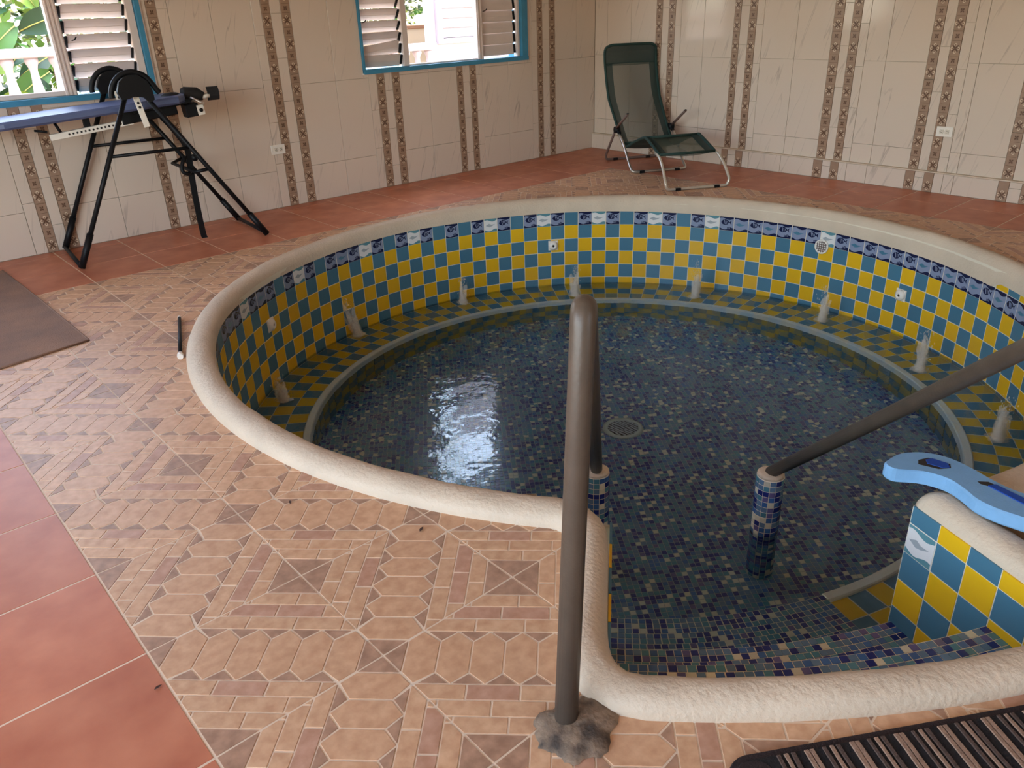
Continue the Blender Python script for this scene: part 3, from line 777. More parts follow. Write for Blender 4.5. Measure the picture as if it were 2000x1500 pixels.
U, V_ = np.meshgrid(g1, g1); U, V_ = U.ravel(), V_.ravel()
fx = CX+U*math.cos(a_)-V_*math.sin(a_); fy = CY+U*math.sin(a_)+V_*math.cos(a_)
rr_ = np.hypot(fx-CX, fy-CY); keep = rr_ < 1.80
mosaic(np.c_[fx, fy, np.full(len(fx), FLOORZ)][keep], np.array([math.cos(a_), math.sin(a_), 0]), np.array([-math.sin(a_), math.cos(a_), 0]), np.array([0, 0, 1]), PM-.0022, .004, 'mosaic_floor', pool)
# steps of the entry
mos_m = [MB().box((0, 0, 0), (PM-.0034, PM-.0034, .005)).mesh('mosaic_tile', m) for m in MOS]
def pick(): return int(rng.choice(6, p=MOSW))
def step(name, r0, r1, z, zlow, ta, tb, single):
    mb = MB(); tt = np.linspace(ta, tb, 30)
    ringstrip(mb, lambda t: r1, z-.0006, lambda t: r0, z-.0006, tt); ringstrip(mb, lambda t: r0, z-.0006, lambda t: r0, zlow, tt)
    o = mb.build(name, M['poolgrout'], pool)
    nr = int(round((r1-r0)/PM)); pts = []
    buf = [MB() for _ in range(1)][0]
    cnt = 0
    for i in range(nr):
        r = r0+PM*(i+.5)+.001; nt = int((rad(tb-ta)*r)/PM); dt = (tb-ta)/nt
        for j in range(nt):
            t_ = ta+dt*(j+.5)+random.uniform(-.02, .02); x, y = P2(r, t_); k = pick()
            z_ = z-.0015+random.uniform(-.0006, .0006)
            sxx = (rad(dt)*r-.0026)/(PM-.0034)
            if single and cnt < 300:
                inst('mosaic_tile', mos_m[k], frame_M((x, y, z_), rad(t_+90), sxx, 1, 1), o); cnt += 1
            else: buf.box((x, y, z_), (PM-.0034, PM-.0034, .005), k, Matrix.Rotation(rad(t_+90), 3, 'Z'))
    zz = z-.016                                  # the drop under the nosing is clad too
    while zz > zlow+.012:
        nt = int((rad(tb-ta)*r0)/PM); dt = (tb-ta)/nt
        for j in range(nt):
            t_ = ta+dt*(j+.5); x, y = P2(r0, t_); buf.box((x, y, zz), (PM-.0034, .004, PM-.0034), pick(), Matrix.Rotation(rad(t_+90), 3, 'Z'))
        zz -= PM
    prop(buf.build('mosaic_facing', MOS, o), kind='stuff')
    return o
step('step', 2.416, RIM0+.03, -.19, -.44, TH1+.05, TH2-.05, True)
step('step', 2.118, 2.43, -.43, -.66, TH1+.05, TH2-.05, True)
step('step', 1.752, 2.13, -.652, FLOORZ, TH1+.3, TB_A, False)
# entry jambs and rim face, tiled
def jamb(th, side):
    a = rad(th); d = Vector((math.cos(a), math.sin(a), 0)); nrm = Vector((-math.sin(a), math.cos(a), 0))*side   # outward from the entry
    mb = MB(); r0, r1 = 2.0 if side < 0 else 2.107, 2.66
    A0, A1 = P2(r0, th), P2(r1, th); o_ = nrm*-.0018
    mb.add([(A0[0]+o_.x, A0[1]+o_.y, 0.0), (A1[0]+o_.x, A1[1]+o_.y, 0.0), (A1[0]+o_.x, A1[1]+o_.y, -.7), (A0[0]+o_.x, A0[1]+o_.y, -.7)], [(0,1,2,3)])
    mb.build('jamb_backing', M['poolgrout'], pool)
    ang = math.atan2(nrm.y, nrm.x)-PI/2
    for c in range(6):
        r_ = 2.110+.1035*(c+.5)-.002
        if side < 0: r_ = 2.06+.1035*(c+.5)
        x, y = P2(r_, th)
        for q in range(-1, 6):
            zt_ = -.163+.1036-(q-1)*.1036-.1036 if False else -.0595-(q)*.1036
            zb = zt_-.1006
            if q == -1: zt_, zb = .0, -.0565
            blue = (c+q+1) % 2 == 0 if q >= 0 else c % 2 == 0
            if q == -1: blue = c % 2 == 0
            me = TB if blue else TY; nm = 'blue_tile' if blue else 'yellow_tile'
            if q == 0 and c == 0: me, nm = DEC['C'], 'border_tile'
            elif q >= 0:
                blue = (c+q) % 2 == 1 if c else q % 2 == 1
                me, nm = (TB, 'blue_tile') if blue else (TY, 'yellow_tile')
                if c: blue = (c+q) % 2 == 1; me, nm = (TB, 'blue_tile') if blue else (TY, 'yellow_tile')
            put(me, nm, x, y, (zt_+zb)/2, ang, .1005, zt_-zb, pool)
jamb(TH2, 1); jamb(TH1, -1)
rf = MB(); tt = np.linspace(TH1, TH2, 30); ringstrip(rf, lambda t: RIM0+.004, -.02, lambda t: RIM0+.004, -.2, tt); rf.build('rim_face', M['plaster'], pool)
# wall fittings
def on_wall(t, z, inset_=.006):
    x, y = P2(Rw(t)-inset_, t); return Vector((x, y, z)), Matrix.Rotation(rad(t-90), 3, 'Z')
Rx = Matrix.Rotation(PI/2, 3, 'X')
for t, z in ((55.0, -.304), (-19.3, -.363), (128.1, -.264), (-62, -.36)):
    c, R_ = on_wall(t, z); mb = MB()
    mb.chamfer(c, (.075, .012, .075), .004, 0, R_); mb.lathe([(.036, .0), (.036, .012), (.026, .02), (.018, .026), (.014, .026), (.011, .018), (.009, .018)], c, 20, 0, R_ @ Rx)
    nz = mb.build('jet_nozzle', M['plastic'], pool); MB().lathe([(.0088, .018), (.0088, .0195)], c, 12, 0, R_ @ Rx).build('nozzle_bore', M['slot'], nz)
c, R_ = on_wall(-1.9, -.185)
mb = MB(); mb.lathe([(.05, 0), (.05, .008), (.044, .010), (.040, .006)], c, 28, 0, R_ @ Rx)
gr = mb.build('suction_grate', M['plastic'], pool)
mb = MB(); mb.lathe([(.0395, .004), (.0395, .005)], c, 24, 0, R_ @ Rx); mb.build('grate_recess', M['slot'], gr)
for k in range(5):
    off = -.03+.015*k; hw = math.sqrt(max(.0004, .0385**2-off**2))
    MB().box(c+R_ @ Vector((off, -.008, 0)), (.004, .004, 2*hw), 0, R_).box(c+R_ @ Vector((0, -.008, off)), (2*hw, .004, .004), 0, R_).build('grate_bar', M['brownplastic'], gr)
# floor drain
dx, dy = 2.74, .07
mb = MB(); mb.lathe([(.115, 0), (.115, .006), (.10, .012), (.085, .012), (.084, .008)], (dx, dy, FLOORZ), 32); dr = mb.build('drain_cover', mat('drain_grey', srgb(176,182,168), .4), pool)
MB().lathe([(.0835, .0075), (.0835, .0085)], (dx, dy, FLOORZ), 28).build('drain_recess', M['slot'], dr)
for k in range(9):
    off = -.072+.018*k; hw = math.sqrt(.084**2-off**2)
    MB().box((dx+off, dy, FLOORZ+.0105), (.009, 2*hw, .005), 0).build('drain_bar', M['greyp'], dr)

# water
wm = MB(); nr_, nt_ = 14, 120
wts = [TH2+(360+TH1-TH2)*i/nt_ for i in range(nt_+1)]
for (ra, rb) in ((lambda t: .0, lambda t: .6), (lambda t: .6, lambda t: 1.2), (lambda t: 1.2, lambda t: Rw(t)-.004)): ringstrip(wm, rb, WATER, ra, WATER, wts)
es = np.linspace(TH1, TH2, 20)
for (ra, rb) in ((lambda t: .0, lambda t: .6), (lambda t: .6, lambda t: 1.2), (lambda t: 1.2, lambda t: 2.122)): ringstrip(wm, rb, WATER, ra, WATER, es)
bm = bmesh.new(); me = wm.mesh('pool_water', M['water']); bm.from_mesh(me); bmesh.ops.remove_doubles(bm, verts=bm.verts, dist=1e-4); bmesh.ops.dissolve_degenerate(bm, edges=bm.edges, dist=1e-5)
bmesh.ops.recalc_face_normals(bm, faces=bm.faces)
if sum(f.normal.z for f in bm.faces) < 0: bmesh.ops.reverse_faces(bm, faces=bm.faces)
bm.to_mesh(me); bm.free()
wo = bpy.data.objects.new('pool_water', me); COL.objects.link(wo); prop(wo, 'clear rippling water filling the round pool just over its bench', 'water')

# bubbling spouts
SP = [((1.382,1.439), .13, (0,0), 'low frothy water spout nearest the left rim of the pool'),
      ((2.217,1.985), .24, (-.05,.03), 'tall leaning water spout on the left bench, next one past the left wall nozzle'),
      ((3.113,1.966), .17, (0,.0), 'thin water spout on the back bench left of the back wall nozzle'),
      ((3.800,1.480), .20, (0,0), 'water spout on the back bench right behind the top of the upright handrail'),
      ((4.360,.800), .25, (0,0), 'water spout on the back bench between the upright handrail and the round wall grate'),
      ((4.560,-.090), .22, (0,0), 'broad water spout on the bench below the round wall grate'),
      ((4.215,-.900), .22, (0,0), 'water spout on the right bench just above the sloping handrail'),
      ((3.690,-1.50), .20, (0,0), 'water spout past the sloping handrail, the one nearest the blue flotation belt')]
for (x, y), h, lean, lab in SP:
    rs = random.Random(int(x*1000)); root = empty('water_spout', (x, y, WATER), lab, 'water jet', 'bubbling spouts on the bench')
    col = MB()
    for i in range(9):                           # ragged strands of water thrown up and falling back
        a = rs.uniform(0, 2*PI); hh = h*rs.uniform(.35, 1.0); sp = rs.uniform(.008, .034); b0 = rs.uniform(0, .016); pts = []; rr = []
        for j in range(9):
            f_ = j/8*rs.uniform(.97, 1.0); q = b0+sp*f_**1.4; zz = hh*f_*(1.25-.25*f_)
            pts.append((x+lean[0]*zz/h+q*math.cos(a)+rs.uniform(-.003, .003), y+lean[1]*zz/h+q*math.sin(a)+rs.uniform(-.003, .003), WATER-.004+zz)); rr.append(max(.0015, (.0190*(1-f_)**.6+.005)*rs.uniform(.65, 1.35)))
        col.tube(pts, rr, n=7)
    col.build('water_strands', M['froth'], root)
    fm = MB(); n = 16; vs = []
    for i, (q, z) in enumerate(((.050, .0008), (.042, .006), (.032, .014), (.018, .026), (.004, .032))):
        for k in range(n): a = 2*PI*k/n; e = q*(1+.35*rs.uniform(-1, 1)); vs.append((x+e*math.cos(a), y+e*math.sin(a), WATER+z*(1+.5*rs.uniform(-1, 1))))
    fm.add(vs, [(i*n+k, i*n+(k+1) % n, (i+1)*n+(k+1) % n, (i+1)*n+k) for i in range(4) for k in range(n)], 0, True); fm.build('foam_ring', M['froth'], root)
    dp = MB()
    for _ in range(150):
        f_ = rs.random()**.8; a = rs.uniform(0, 2*PI); q = abs(rs.gauss(0, .022+.02*(1-f_))); r = rs.uniform(.0015, .0045)
        c = (x+lean[0]*f_+q*math.cos(a), y+lean[1]*f_+q*math.sin(a), WATER+.01+h*1.08*f_)
        dp.add([(c[0]+r, c[1], c[2]), (c[0]-r, c[1], c[2]), (c[0], c[1]+r, c[2]), (c[0], c[1]-r, c[2]), (c[0], c[1], c[2]+r*1.6), (c[0], c[1], c[2]-r*1.6)],
               [(0,2,4),(2,1,4),(1,3,4),(3,0,4),(2,0,5),(1,2,5),(3,1,5),(0,3,5)], 0, True)
    prop(dp.build('droplets', M['froth'], root), kind='stuff')

# ------------------------------------------------------------------ mosaic posts and handrails
POST_TOP = -.345
def post(x, y, label):
    root = empty('mosaic_post', (x, y, FLOORZ), label, 'post', 'mosaic posts carrying the handrails')
    R_ = .054; MB().lathe([(R_-.0006, FLOORZ), (R_-.0006, POST_TOP-.012)], (x, y, 0), 28).build('core', M['poolgrout'], root)
    MB().lathe([(R_-.001, POST_TOP-.014), (R_-.002, POST_TOP-.003), (R_-.012, POST_TOP+.004), (.01, POST_TOP+.006)], (x, y, 0), 28).build('plaster_cap', M['plaster'], root)
    nt = 14; buf = MB(); z = POST_TOP-.014-PM/2; row = 0; sz = 2*PI*R_/nt-.0028
    ms = [MB().chamfer((0,0,0), (sz, .005, PM-.0028), .0006).mesh('mosaic_tile', m) for m in MOS]
    while z > FLOORZ:
        for k in range(nt):
            a = 2*PI*(k+.5)/nt+.1; px, py = x+(R_-.002)*math.cos(a), y+(R_-.002)*math.sin(a); c = pick()
            if row < 13: inst('mosaic_tile', ms[c], frame_M((px, py, z), a+PI/2), root)
            else: buf.box((px, py, z), (sz, .005, PM-.0028), c, Matrix.Rotation(a+PI/2, 3, 'Z'))
        z -= PM; row += 1
    prop(buf.build('mosaic_facing', MOS, root), kind='stuff')
PA, PB = (1.772, -.616), (2.247, -1.118)
post(*PA, 'blue mosaic clad post in the water behind the upright handrail')
post(*PB, 'blue mosaic clad post standing free in the water at the foot of the sloping rail')
def handrail(base, top, foot, label):
    root = empty('handrail', (base[0], base[1], 0), label, 'handrail', 'steel handrails at the pool entry')
    path = round_corners([(base[0], base[1], .004), top, (foot[0], foot[1], POST_TOP+.0)], .05, 8)
    MB().tube(path, .0245, n=18).build('rail_tube', M['rail'], root)
    mb = MB(); n = 56; rs = random.Random(3); vs = []
    prof = [(.094, .0005), (.087, .006), (.065, .012), (.04, .016), (.02, .018)]
    wob = [1+.10*math.sin(2*k*PI*3/n+1)+.06*math.sin(2*k*PI*7/n)+.06*rs.uniform(-1, 1) for k in range(n)]
    for i, (r, z) in enumerate(prof):
        for k in range(n):
            f_ = 1+(wob[k]-1)*(1 if i < 3 else .3); a = 2*PI*k/n; vs.append((base[0]+.01+r*f_*math.cos(a), base[1]-.025+r*f_*.8*math.sin(a), z+rs.uniform(0, .002)))
    mb.add(vs, [(i*n+k, i*n+(k+1) % n, (i+1)*n+(k+1) % n, (i+1)*n+k) for i in range(len(prof)-1) for k in range(n)]+[tuple((len(prof)-1)*n+k for k in range(n))], 0, True)
    mb.build('cement_footing', M['cement'], root)
handrail((.58, -1.628), (.728, -1.532, .875), PA, 'dark steel handrail rising from a cement patch in the patterned floor, nearest the camera')
handrail((1.62, -2.44), (1.662, -2.244, .875), PB, 'dark steel handrail sloping down to the free standing mosaic post from the right')

# ------------------------------------------------------------------ lounge chair
def chair():
    o = Vector((5.399, 1.996, 0)); f = Vector((-.486, -.874, 0)).normalized(); s = Vector((-f.y, f.x, 0))
    L_ = lambda u, v, z: o+f*u+s*v+Vector((0, 0, z))
    root = empty('lounge_chair', o, 'dark green mesh reclining lounge chair with steel legs in the far corner', 'chair')
    W = .255; r = .0115
    def U(name, side_pts, bar_u, m, vbar=.0):
        left = [L_(u, -v, z) for u, v, z in side_pts]; right = [L_(u, v, z) for u, v, z in side_pts][::-1]
        p = left+[L_(bar_u, -W+.0, .012), L_(bar_u, W-.0, .012)]+right
        lo = MB().tube(round_corners(p, .075, 6), r, n=10).build(name, M[m], root)
        for v in (-.165, .165):
            MB().box(L_(bar_u, v, .011), (.045, .03, .022), 0, Matrix.Rotation(math.atan2(s.y, s.x), 3, 'Z')).build('foot_pad', M['black'], lo)
    U('rear_leg', [(-.405, .268, .33), (-.69, .262, .055)], -.70, 'brownplastic')
    U('middle_leg', [(-.40, .258, .318), (-.24, .256, .225), (-.075, .252, .06)], .0, 'chrome')
    U('front_leg', [(.50, .246, .252), (.60, .252, .232), (.70, .262, .165), (.79, .272, .06)], .785, 'alu')
    for v in (-1, 1):
        MB().tube([L_(-.405, v*.268, .33), L_(-.115, v*.268, .487)], .0115, n=10).build('armrest', M['brownplastic'], root)
        MB().lathe([(.012,0),(.013,.006),(.004,.009)], L_(-.115, v*.268, .487), 10).build('end_cap', M['black'], root)
        MB().tube([L_(-.402, v*.235, .322), L_(-.402, v*.285, .322)], .028, n=14).build('pivot_hub', M['black'], root)
        MB().tube([L_(-.43, v*.255, .315), L_(-.34, v*.255, .30)], .016, n=8).build('pivot_bracket', M['black'], root)
    side = [(-.30, .215), (-.36, .255), (-.50, .385), (-.675, .56), (-.745, .70), (-.80, .86), (-.812, .95)]
    wv = lambda z: .238+.012*min(1, max(0, (z-.35)/.2))
    bf = [L_(u, -wv(z), z) for u, z in side]+[L_(-.803, -.243, .988), L_(-.793, -.195, 1.012), L_(-.793, .195, 1.012), L_(-.803, .243, .988)]+[L_(u, wv(z), z) for u, z in side[::-1]]
    MB().tube(round_corners(bf, .03, 4), .012, n=10).build('back_frame', M['greenfab'], root)
    seat = [(-.30, .215), (-.20, .20), (.0, .27), (.22, .334), (.30, .325), (.56, .248)]
    for v in (-1, 1): MB().tube(smooth_path([L_(u, v*.238, z) for u, z in seat], 4), .012, n=10).build('seat_frame', M['greenfab'], root)
    for u, z in ((.225, .333), (.565, .246), (-.30, .215)): MB().tube([L_(u, -.238, z), L_(u, .238, z)], .011, n=8).build('cross_tube', M['greenfab'], root)
    def sheet(name, prof, v0, v1, m, sag=0, off=0, nv=8):
        mb = MB(); N = len(prof)
        for i, (u, z) in enumerate(prof):
            for j in range(nv+1):
                v = v0+(v1-v0)*j/nv; q = 1-(v/.235)**2; mb.v.append(tuple(L_(u-off-.0*q, v, z-sag*q)))
        for i in range(N-1):
            for j in range(nv): mb.f.append((i*(nv+1)+j, i*(nv+1)+j+1, (i+1)*(nv+1)+j+1, (i+1)*(nv+1)+j)); mb.m.append(0); mb.sm.append(True)
        return mb.build(name, M[m], root)
    bp = [(a.x, a.z) for a in smooth_path([(u, 0, z) for u, z in ((-.27,.20), (-.36,.255), (-.50,.385), (-.675,.56), (-.745,.70), (-.80,.86))], 4)]
    sheet('back_sling', bp, -.180, .180, 'sling', .0)
    for v0, v1 in ((-.243, -.180), (.180, .243)): sheet('sling_hem', bp, v0, v1, 'slingdark', nv=2)
    sheet('headrest_sleeve', [(-.795,.835), (-.802,.89), (-.810,.955)], -.247, .247, 'slingdark'); sheet('headrest_sleeve', [(-.810,.955), (-.803,.985), (-.796,1.008)], -.238, .238, 'slingdark')
    sp = [(a.x, a.z) for a in smooth_path([(u, 0, z) for u, z in ((-.29,.205), (-.18,.19), (.0,.262), (.222,.334))], 4)]
    sheet('seat_sling', sp, -.234, .234, 'slingdark', .012)
    fp = [(.222,.336), (.33,.305), (.45,.272), (.575,.243)]
    sheet('footrest_sling', fp, -.215, .215, 'slingmid', .02)
    for v0, v1 in ((-.236, -.168), (.168, .236)): sheet('footrest_hem', fp, v0, v1, 'slingdark', .004, nv=2)
    MB().box(L_(-.385, .262, .275), (.004, .02, .05), 0, Matrix.Rotation(math.atan2(s.y, s.x), 3, 'Z')).build('care_tag', M['plastic'], root)
chair()

# ------------------------------------------------------------------ inversion table
def inversion_table():
    org = Vector((.8545, 3.07, 0)); ax = Vector((.995, -.098, 0)).normalized(); la = Vector((-ax.y, ax.x, 0))
    L_ = lambda u, v, z: org+ax*u+la*v+Vector((0, 0, z))
    RZ = Matrix.Rotation(math.atan2(ax.y, ax.x), 3, 'Z')
    root = empty('inversion_table', org+ax*.55, 'folding black inversion table with a blue padded bed under the left window', 'exercise table')
    def part(mb, name, m, par=None): return mb.build(name, M[m] if isinstance(m, str) else m, par or root)
    for v, sg in ((-.30, -1), (.285, 1)):
        part(MB().tube([L_(.468, v, .95), L_(.01, v, .02)], .0145, n=12), 'front_leg', 'black')
        part(MB().tube([L_(.60, v, .925), L_(1.165, v, .02)], .0145, n=12), 'rear_leg', 'black')
        for a, b in (((.10, .205), (.005, .012)), ((1.075, .165), (1.17, .012))):
            part(MB().tube([L_(a[0], v, a[1]), L_(b[0], v, b[1])], .020, n=12), 'foot_sleeve', 'black')
        part(MB().tube([L_(.318, v, .632), L_(.785, v, .632)], .010, n=8), 'spreader_bar', 'black')
        # hub: half-moon plate with two curled grips
        out = [(.40, .955)]+[(.535+.135*math.cos(rad(a)), .955+.135*math.sin(rad(a))) for a in range(172, -1, -12)]
        mb = MB(); plate = [(.448, .94), (.432, .985), (.455, 1.04), (.50, 1.075), (.56, 1.075), (.61, 1.035), (.628, .985), (.63, .93), (.60, .915), (.575, .945), (.52, .955), (.49, .945)]
        n = len(plate); vs = [L_(u, v-.02, z) for u, z in plate]+[L_(u, v+.02, z) for u, z in plate]
        mb.add(vs, [tuple(range(n)), tuple(range(2*n-1, n-1, -1))]+[(i, (i+1) % n, n+(i+1) % n, n+i) for i in range(n)])
        part(mb, 'hub_plate', 'black')
        grip = [(.400, .955), (.402, .985), (.425, 1.035), (.47, 1.075), (.535, 1.09), (.60, 1.065), (.635, 1.02), (.655, .985), (.668, .965)]
        part(MB().tube(smooth_path([L_(u, v-.012*sg*0, z) for u, z in grip], 4), .0165, n=12), 'hand_grip', 'black')
    for u, z in ((.005, .02), (1.165, .02)):
        part(MB().tube([L_(u, -.30, z), L_(u, .285, z)], .013, n=10), 'floor_bar', 'black')
    part(MB().tube([L_(.86, -.30, .488), L_(.79, -.27, .475), L_(.77, .2, .475), L_(.86, .285, .488)], .011, n=8), 'rear_brace', 'black')
    # bed: thick padded board, cut at the head end outside the picture
    top = [(-.45, .845), (-.17, .868), (.46, .905), (.80, .925), (.86, .930)]; hw = .185
    mb = MB(); prof = []
    sec = [(-hw+.012, 0), (-hw, -.012), (-hw, -.034), (-hw+.012, -.046), (hw-.012, -.046), (hw, -.034), (hw, -.012), (hw-.012, 0)]
    for i, (u, z) in enumerate(top):
        k = .55 if i in (0, len(top)-1) else 1
        for v, dz in sec: mb.v.append(tuple(L_(u, v*k if abs(v) > 0 else v, z+dz)))
    n = len(sec)
    for i in range(len(top)-1):
        for k in range(n): mb.f.append((i*n+k, i*n+(k+1) % n, (i+1)*n+(k+1) % n, (i+1)*n+k)); mb.m.append(0); mb.sm.append(False)
    mb.f.append(tuple(range(n-1, -1, -1))); mb.m.append(0); mb.sm.append(False); mb.f.append(tuple((len(top)-1)*n+k for k in range(n))); mb.m.append(0); mb.sm.append(False)
    part(mb, 'padded_bed', 'bluevinyl')
    # perforated adjuster rail
    rp0, rp1 = Vector(L_(.055, -.06, .748)), Vector(L_(.53, -.06, .795)); d = (rp1-rp0)
    tilt = math.atan2(d.z, d.to_2d().length); RR = RZ @ Matrix.Rotation(-tilt, 3, 'Y')
    rail = part(MB().chamfer((rp0+rp1)/2, (d.length, .028, .036), .002, 0, RR), 'adjuster_rail', 'plastic')
    for k in range(16):
        c = rp0+d*(.22+.048*k)+RR @ Vector((0, -.0143, 0)); part(MB().lathe([(.0062, 0), (.0062, .0008)], c, 8, 0, RR @ Matrix.Rotation(PI/2, 3, 'X')), 'rail_hole', 'slot', rail)
    part(MB().chamfer(L_(.635, -.03, .832), (.34, .10, .075), .006, 0, RR), 'roller_carriage', 'black')
    part(MB().chamfer(L_(.72, -.06, .868), (.36, .06, .028), .004, 0, RR), 'carriage_arm', 'black')
    part(MB().chamfer(L_(.275, -.02, .80), (.035, .045, .09), .004, 0, RZ), 'bed_bracket', 'black')
    part(MB().tube([L_(.10, -.03, .83), L_(.12, -.05, .77)], .009, n=8), 'bed_hook', 'black')
    part(MB().tube([L_(-.02, -.10, .80), L_(.04, -.13, .79)], .007, n=8), 'bed_hook', 'black')
    # pivot brackets with holes
    for v in (-.27, .255):
        b0, b1 = L_(.535, v, .955), L_(.565, v, .775); dd = b1-b0
        Rb = RZ @ Matrix.Rotation(math.atan2(-dd.dot(ax), -dd.z)*-1+0, 3, 'Y')
        Rb = RZ @ Matrix.Rotation(-math.atan2(dd.dot(ax), -dd.z), 3, 'Y')
        br = part(MB().chamfer((b0+b1)/2, (.034, .008, dd.length), .002, 0, Rb), 'pivot_bracket', 'plastic')
        for k in (.22, .36): part(MB().lathe([(.008, 0), (.008, .001)], b0+dd*k-la*.0045, 10, 0, Rb @ Matrix.Rotation(PI/2, 3, 'X')), 'bracket_hole', 'slot', br)
    # ankle clamp end
    part(MB().chamfer(L_(.895, -.05, .828), (.085, .10, .078), .005, 0, RR), 'ankle_block', 'black')
    pl_ = part(MB().chamfer(L_(.945, -.10, .826), (.045, .006, .062), .002, 0, RR), 'block_plate', 'plastic')
    part(MB().lathe([(.012, 0), (.012, .006)], L_(.945, -.104, .826), 14, 0, RZ @ Matrix.Rotation(PI/2, 3, 'X')), 'block_knob', 'black', pl_)
    part(MB().tube([L_(.90, -.08, .905), L_(.965, -.13, .862)], .008, n=8), 'locking_pin', 'chrome')
    for a, b, r_ in (((.885, .02, .925), (.965, .02, .925), .043),):
        part(MB().tube([L_(.868, -.02, .922), L_(.885, -.02, .924), L_(.955, -.03, .918), L_(.99, -.05, .902)], [.036, .044, .042, .026], n=14), 'foam_roller', 'blackfoam')
    part(MB().tube([L_(.85, .0, .875), L_(.89, -.02, .93)], .008, n=8), 'ankle_arm', 'black')
    part(MB().tube([L_(.86, -.03, .86), L_(.93, -.05, .885), L_(.985, -.05, .893)], .006, n=8), 'ankle_arm', 'chrome')
    mb = MB(); vs = []
    for i in range(7):
        a = rad(-50+100*i/6); q = .055
        for t_ in (0, 1): vs.append(L_(1.02+.075*t_, -.05-q*math.cos(a)+.05, .915+q*math.sin(a)))
    for i in range(7):
        a = rad(-50+100*i/6); q = .047
        for t_ in (0, 1): vs.append(L_(1.02+.075*t_, -.05-q*math.cos(a)+.05, .915+q*math.sin(a)))
    mb.add(vs, [(2*i, 2*i+1, 2*i+3, 2*i+2) for i in range(6)]+[(14+2*i, 14+2*i+2, 14+2*i+3, 14+2*i+1) for i in range(6)]+[(2*i, 2*i+2, 14+2*i+2, 14+2*i) for i in range(6)]+[(2*i+1, 14+2*i+1, 14+2*i+3, 2*i+3) for i in range(6)], 0, False)
    part(mb, 'heel_cup', 'blackfoam'); part(MB().tube([L_(.98, -.045, .90), L_(1.03, -.045, .905)], .014, n=10), 'cup_stem', 'plastic')
    part(MB().lathe([(.05, 0), (.062, .012), (.062, .022), (.04, .036), (.01, .04)], L_(.80, -.02, .90), 18), 'foot_pad', 'blackfoam')
    # hanging webbing with loop
    pts = [(.700, -.02, .82), (.765, -.10, .70), (.80, -.14, .60), (.795, -.14, .45), (.79, -.14, .28), (.792, -.14, .06), (.80, -.14, .02)]
    mb = MB(); P = smooth_path([L_(*q) for q in pts], 5); wv = .021; vs = []
    for q in P: vs += [q-ax*wv*.9-la*.003, q+ax*wv*.9-la*.003, q+ax*wv*.9+la*.003, q-ax*wv*.9+la*.003]
    mb.add(vs, [(4*i+k, 4*i+(k+1) % 4, 4*i+4+(k+1) % 4, 4*i+4+k) for i in range(len(P)-1) for k in range(4)]+[(3,2,1,0), tuple(4*(len(P)-1)+k for k in range(4))])
    part(mb, 'tether_strap', 'black')
    part(MB().tube(smooth_path([L_(.775, -.15, .56), L_(.745, -.17, .52), L_(.735, -.18, .475), L_(.765, -.18, .455), L_(.79, -.16, .47)], 4), .012, n=8), 'strap_loop', 'black')
    part(MB().lathe([(.004, -.02), (.022, -.012), (.024, 0), (.022, .012), (.004, .02)], L_(.835, -.14, .545), 14, 0, RZ @ Matrix.Rotation(PI/2, 3, 'X')), 'strap_buckle', 'black')
inversion_table()

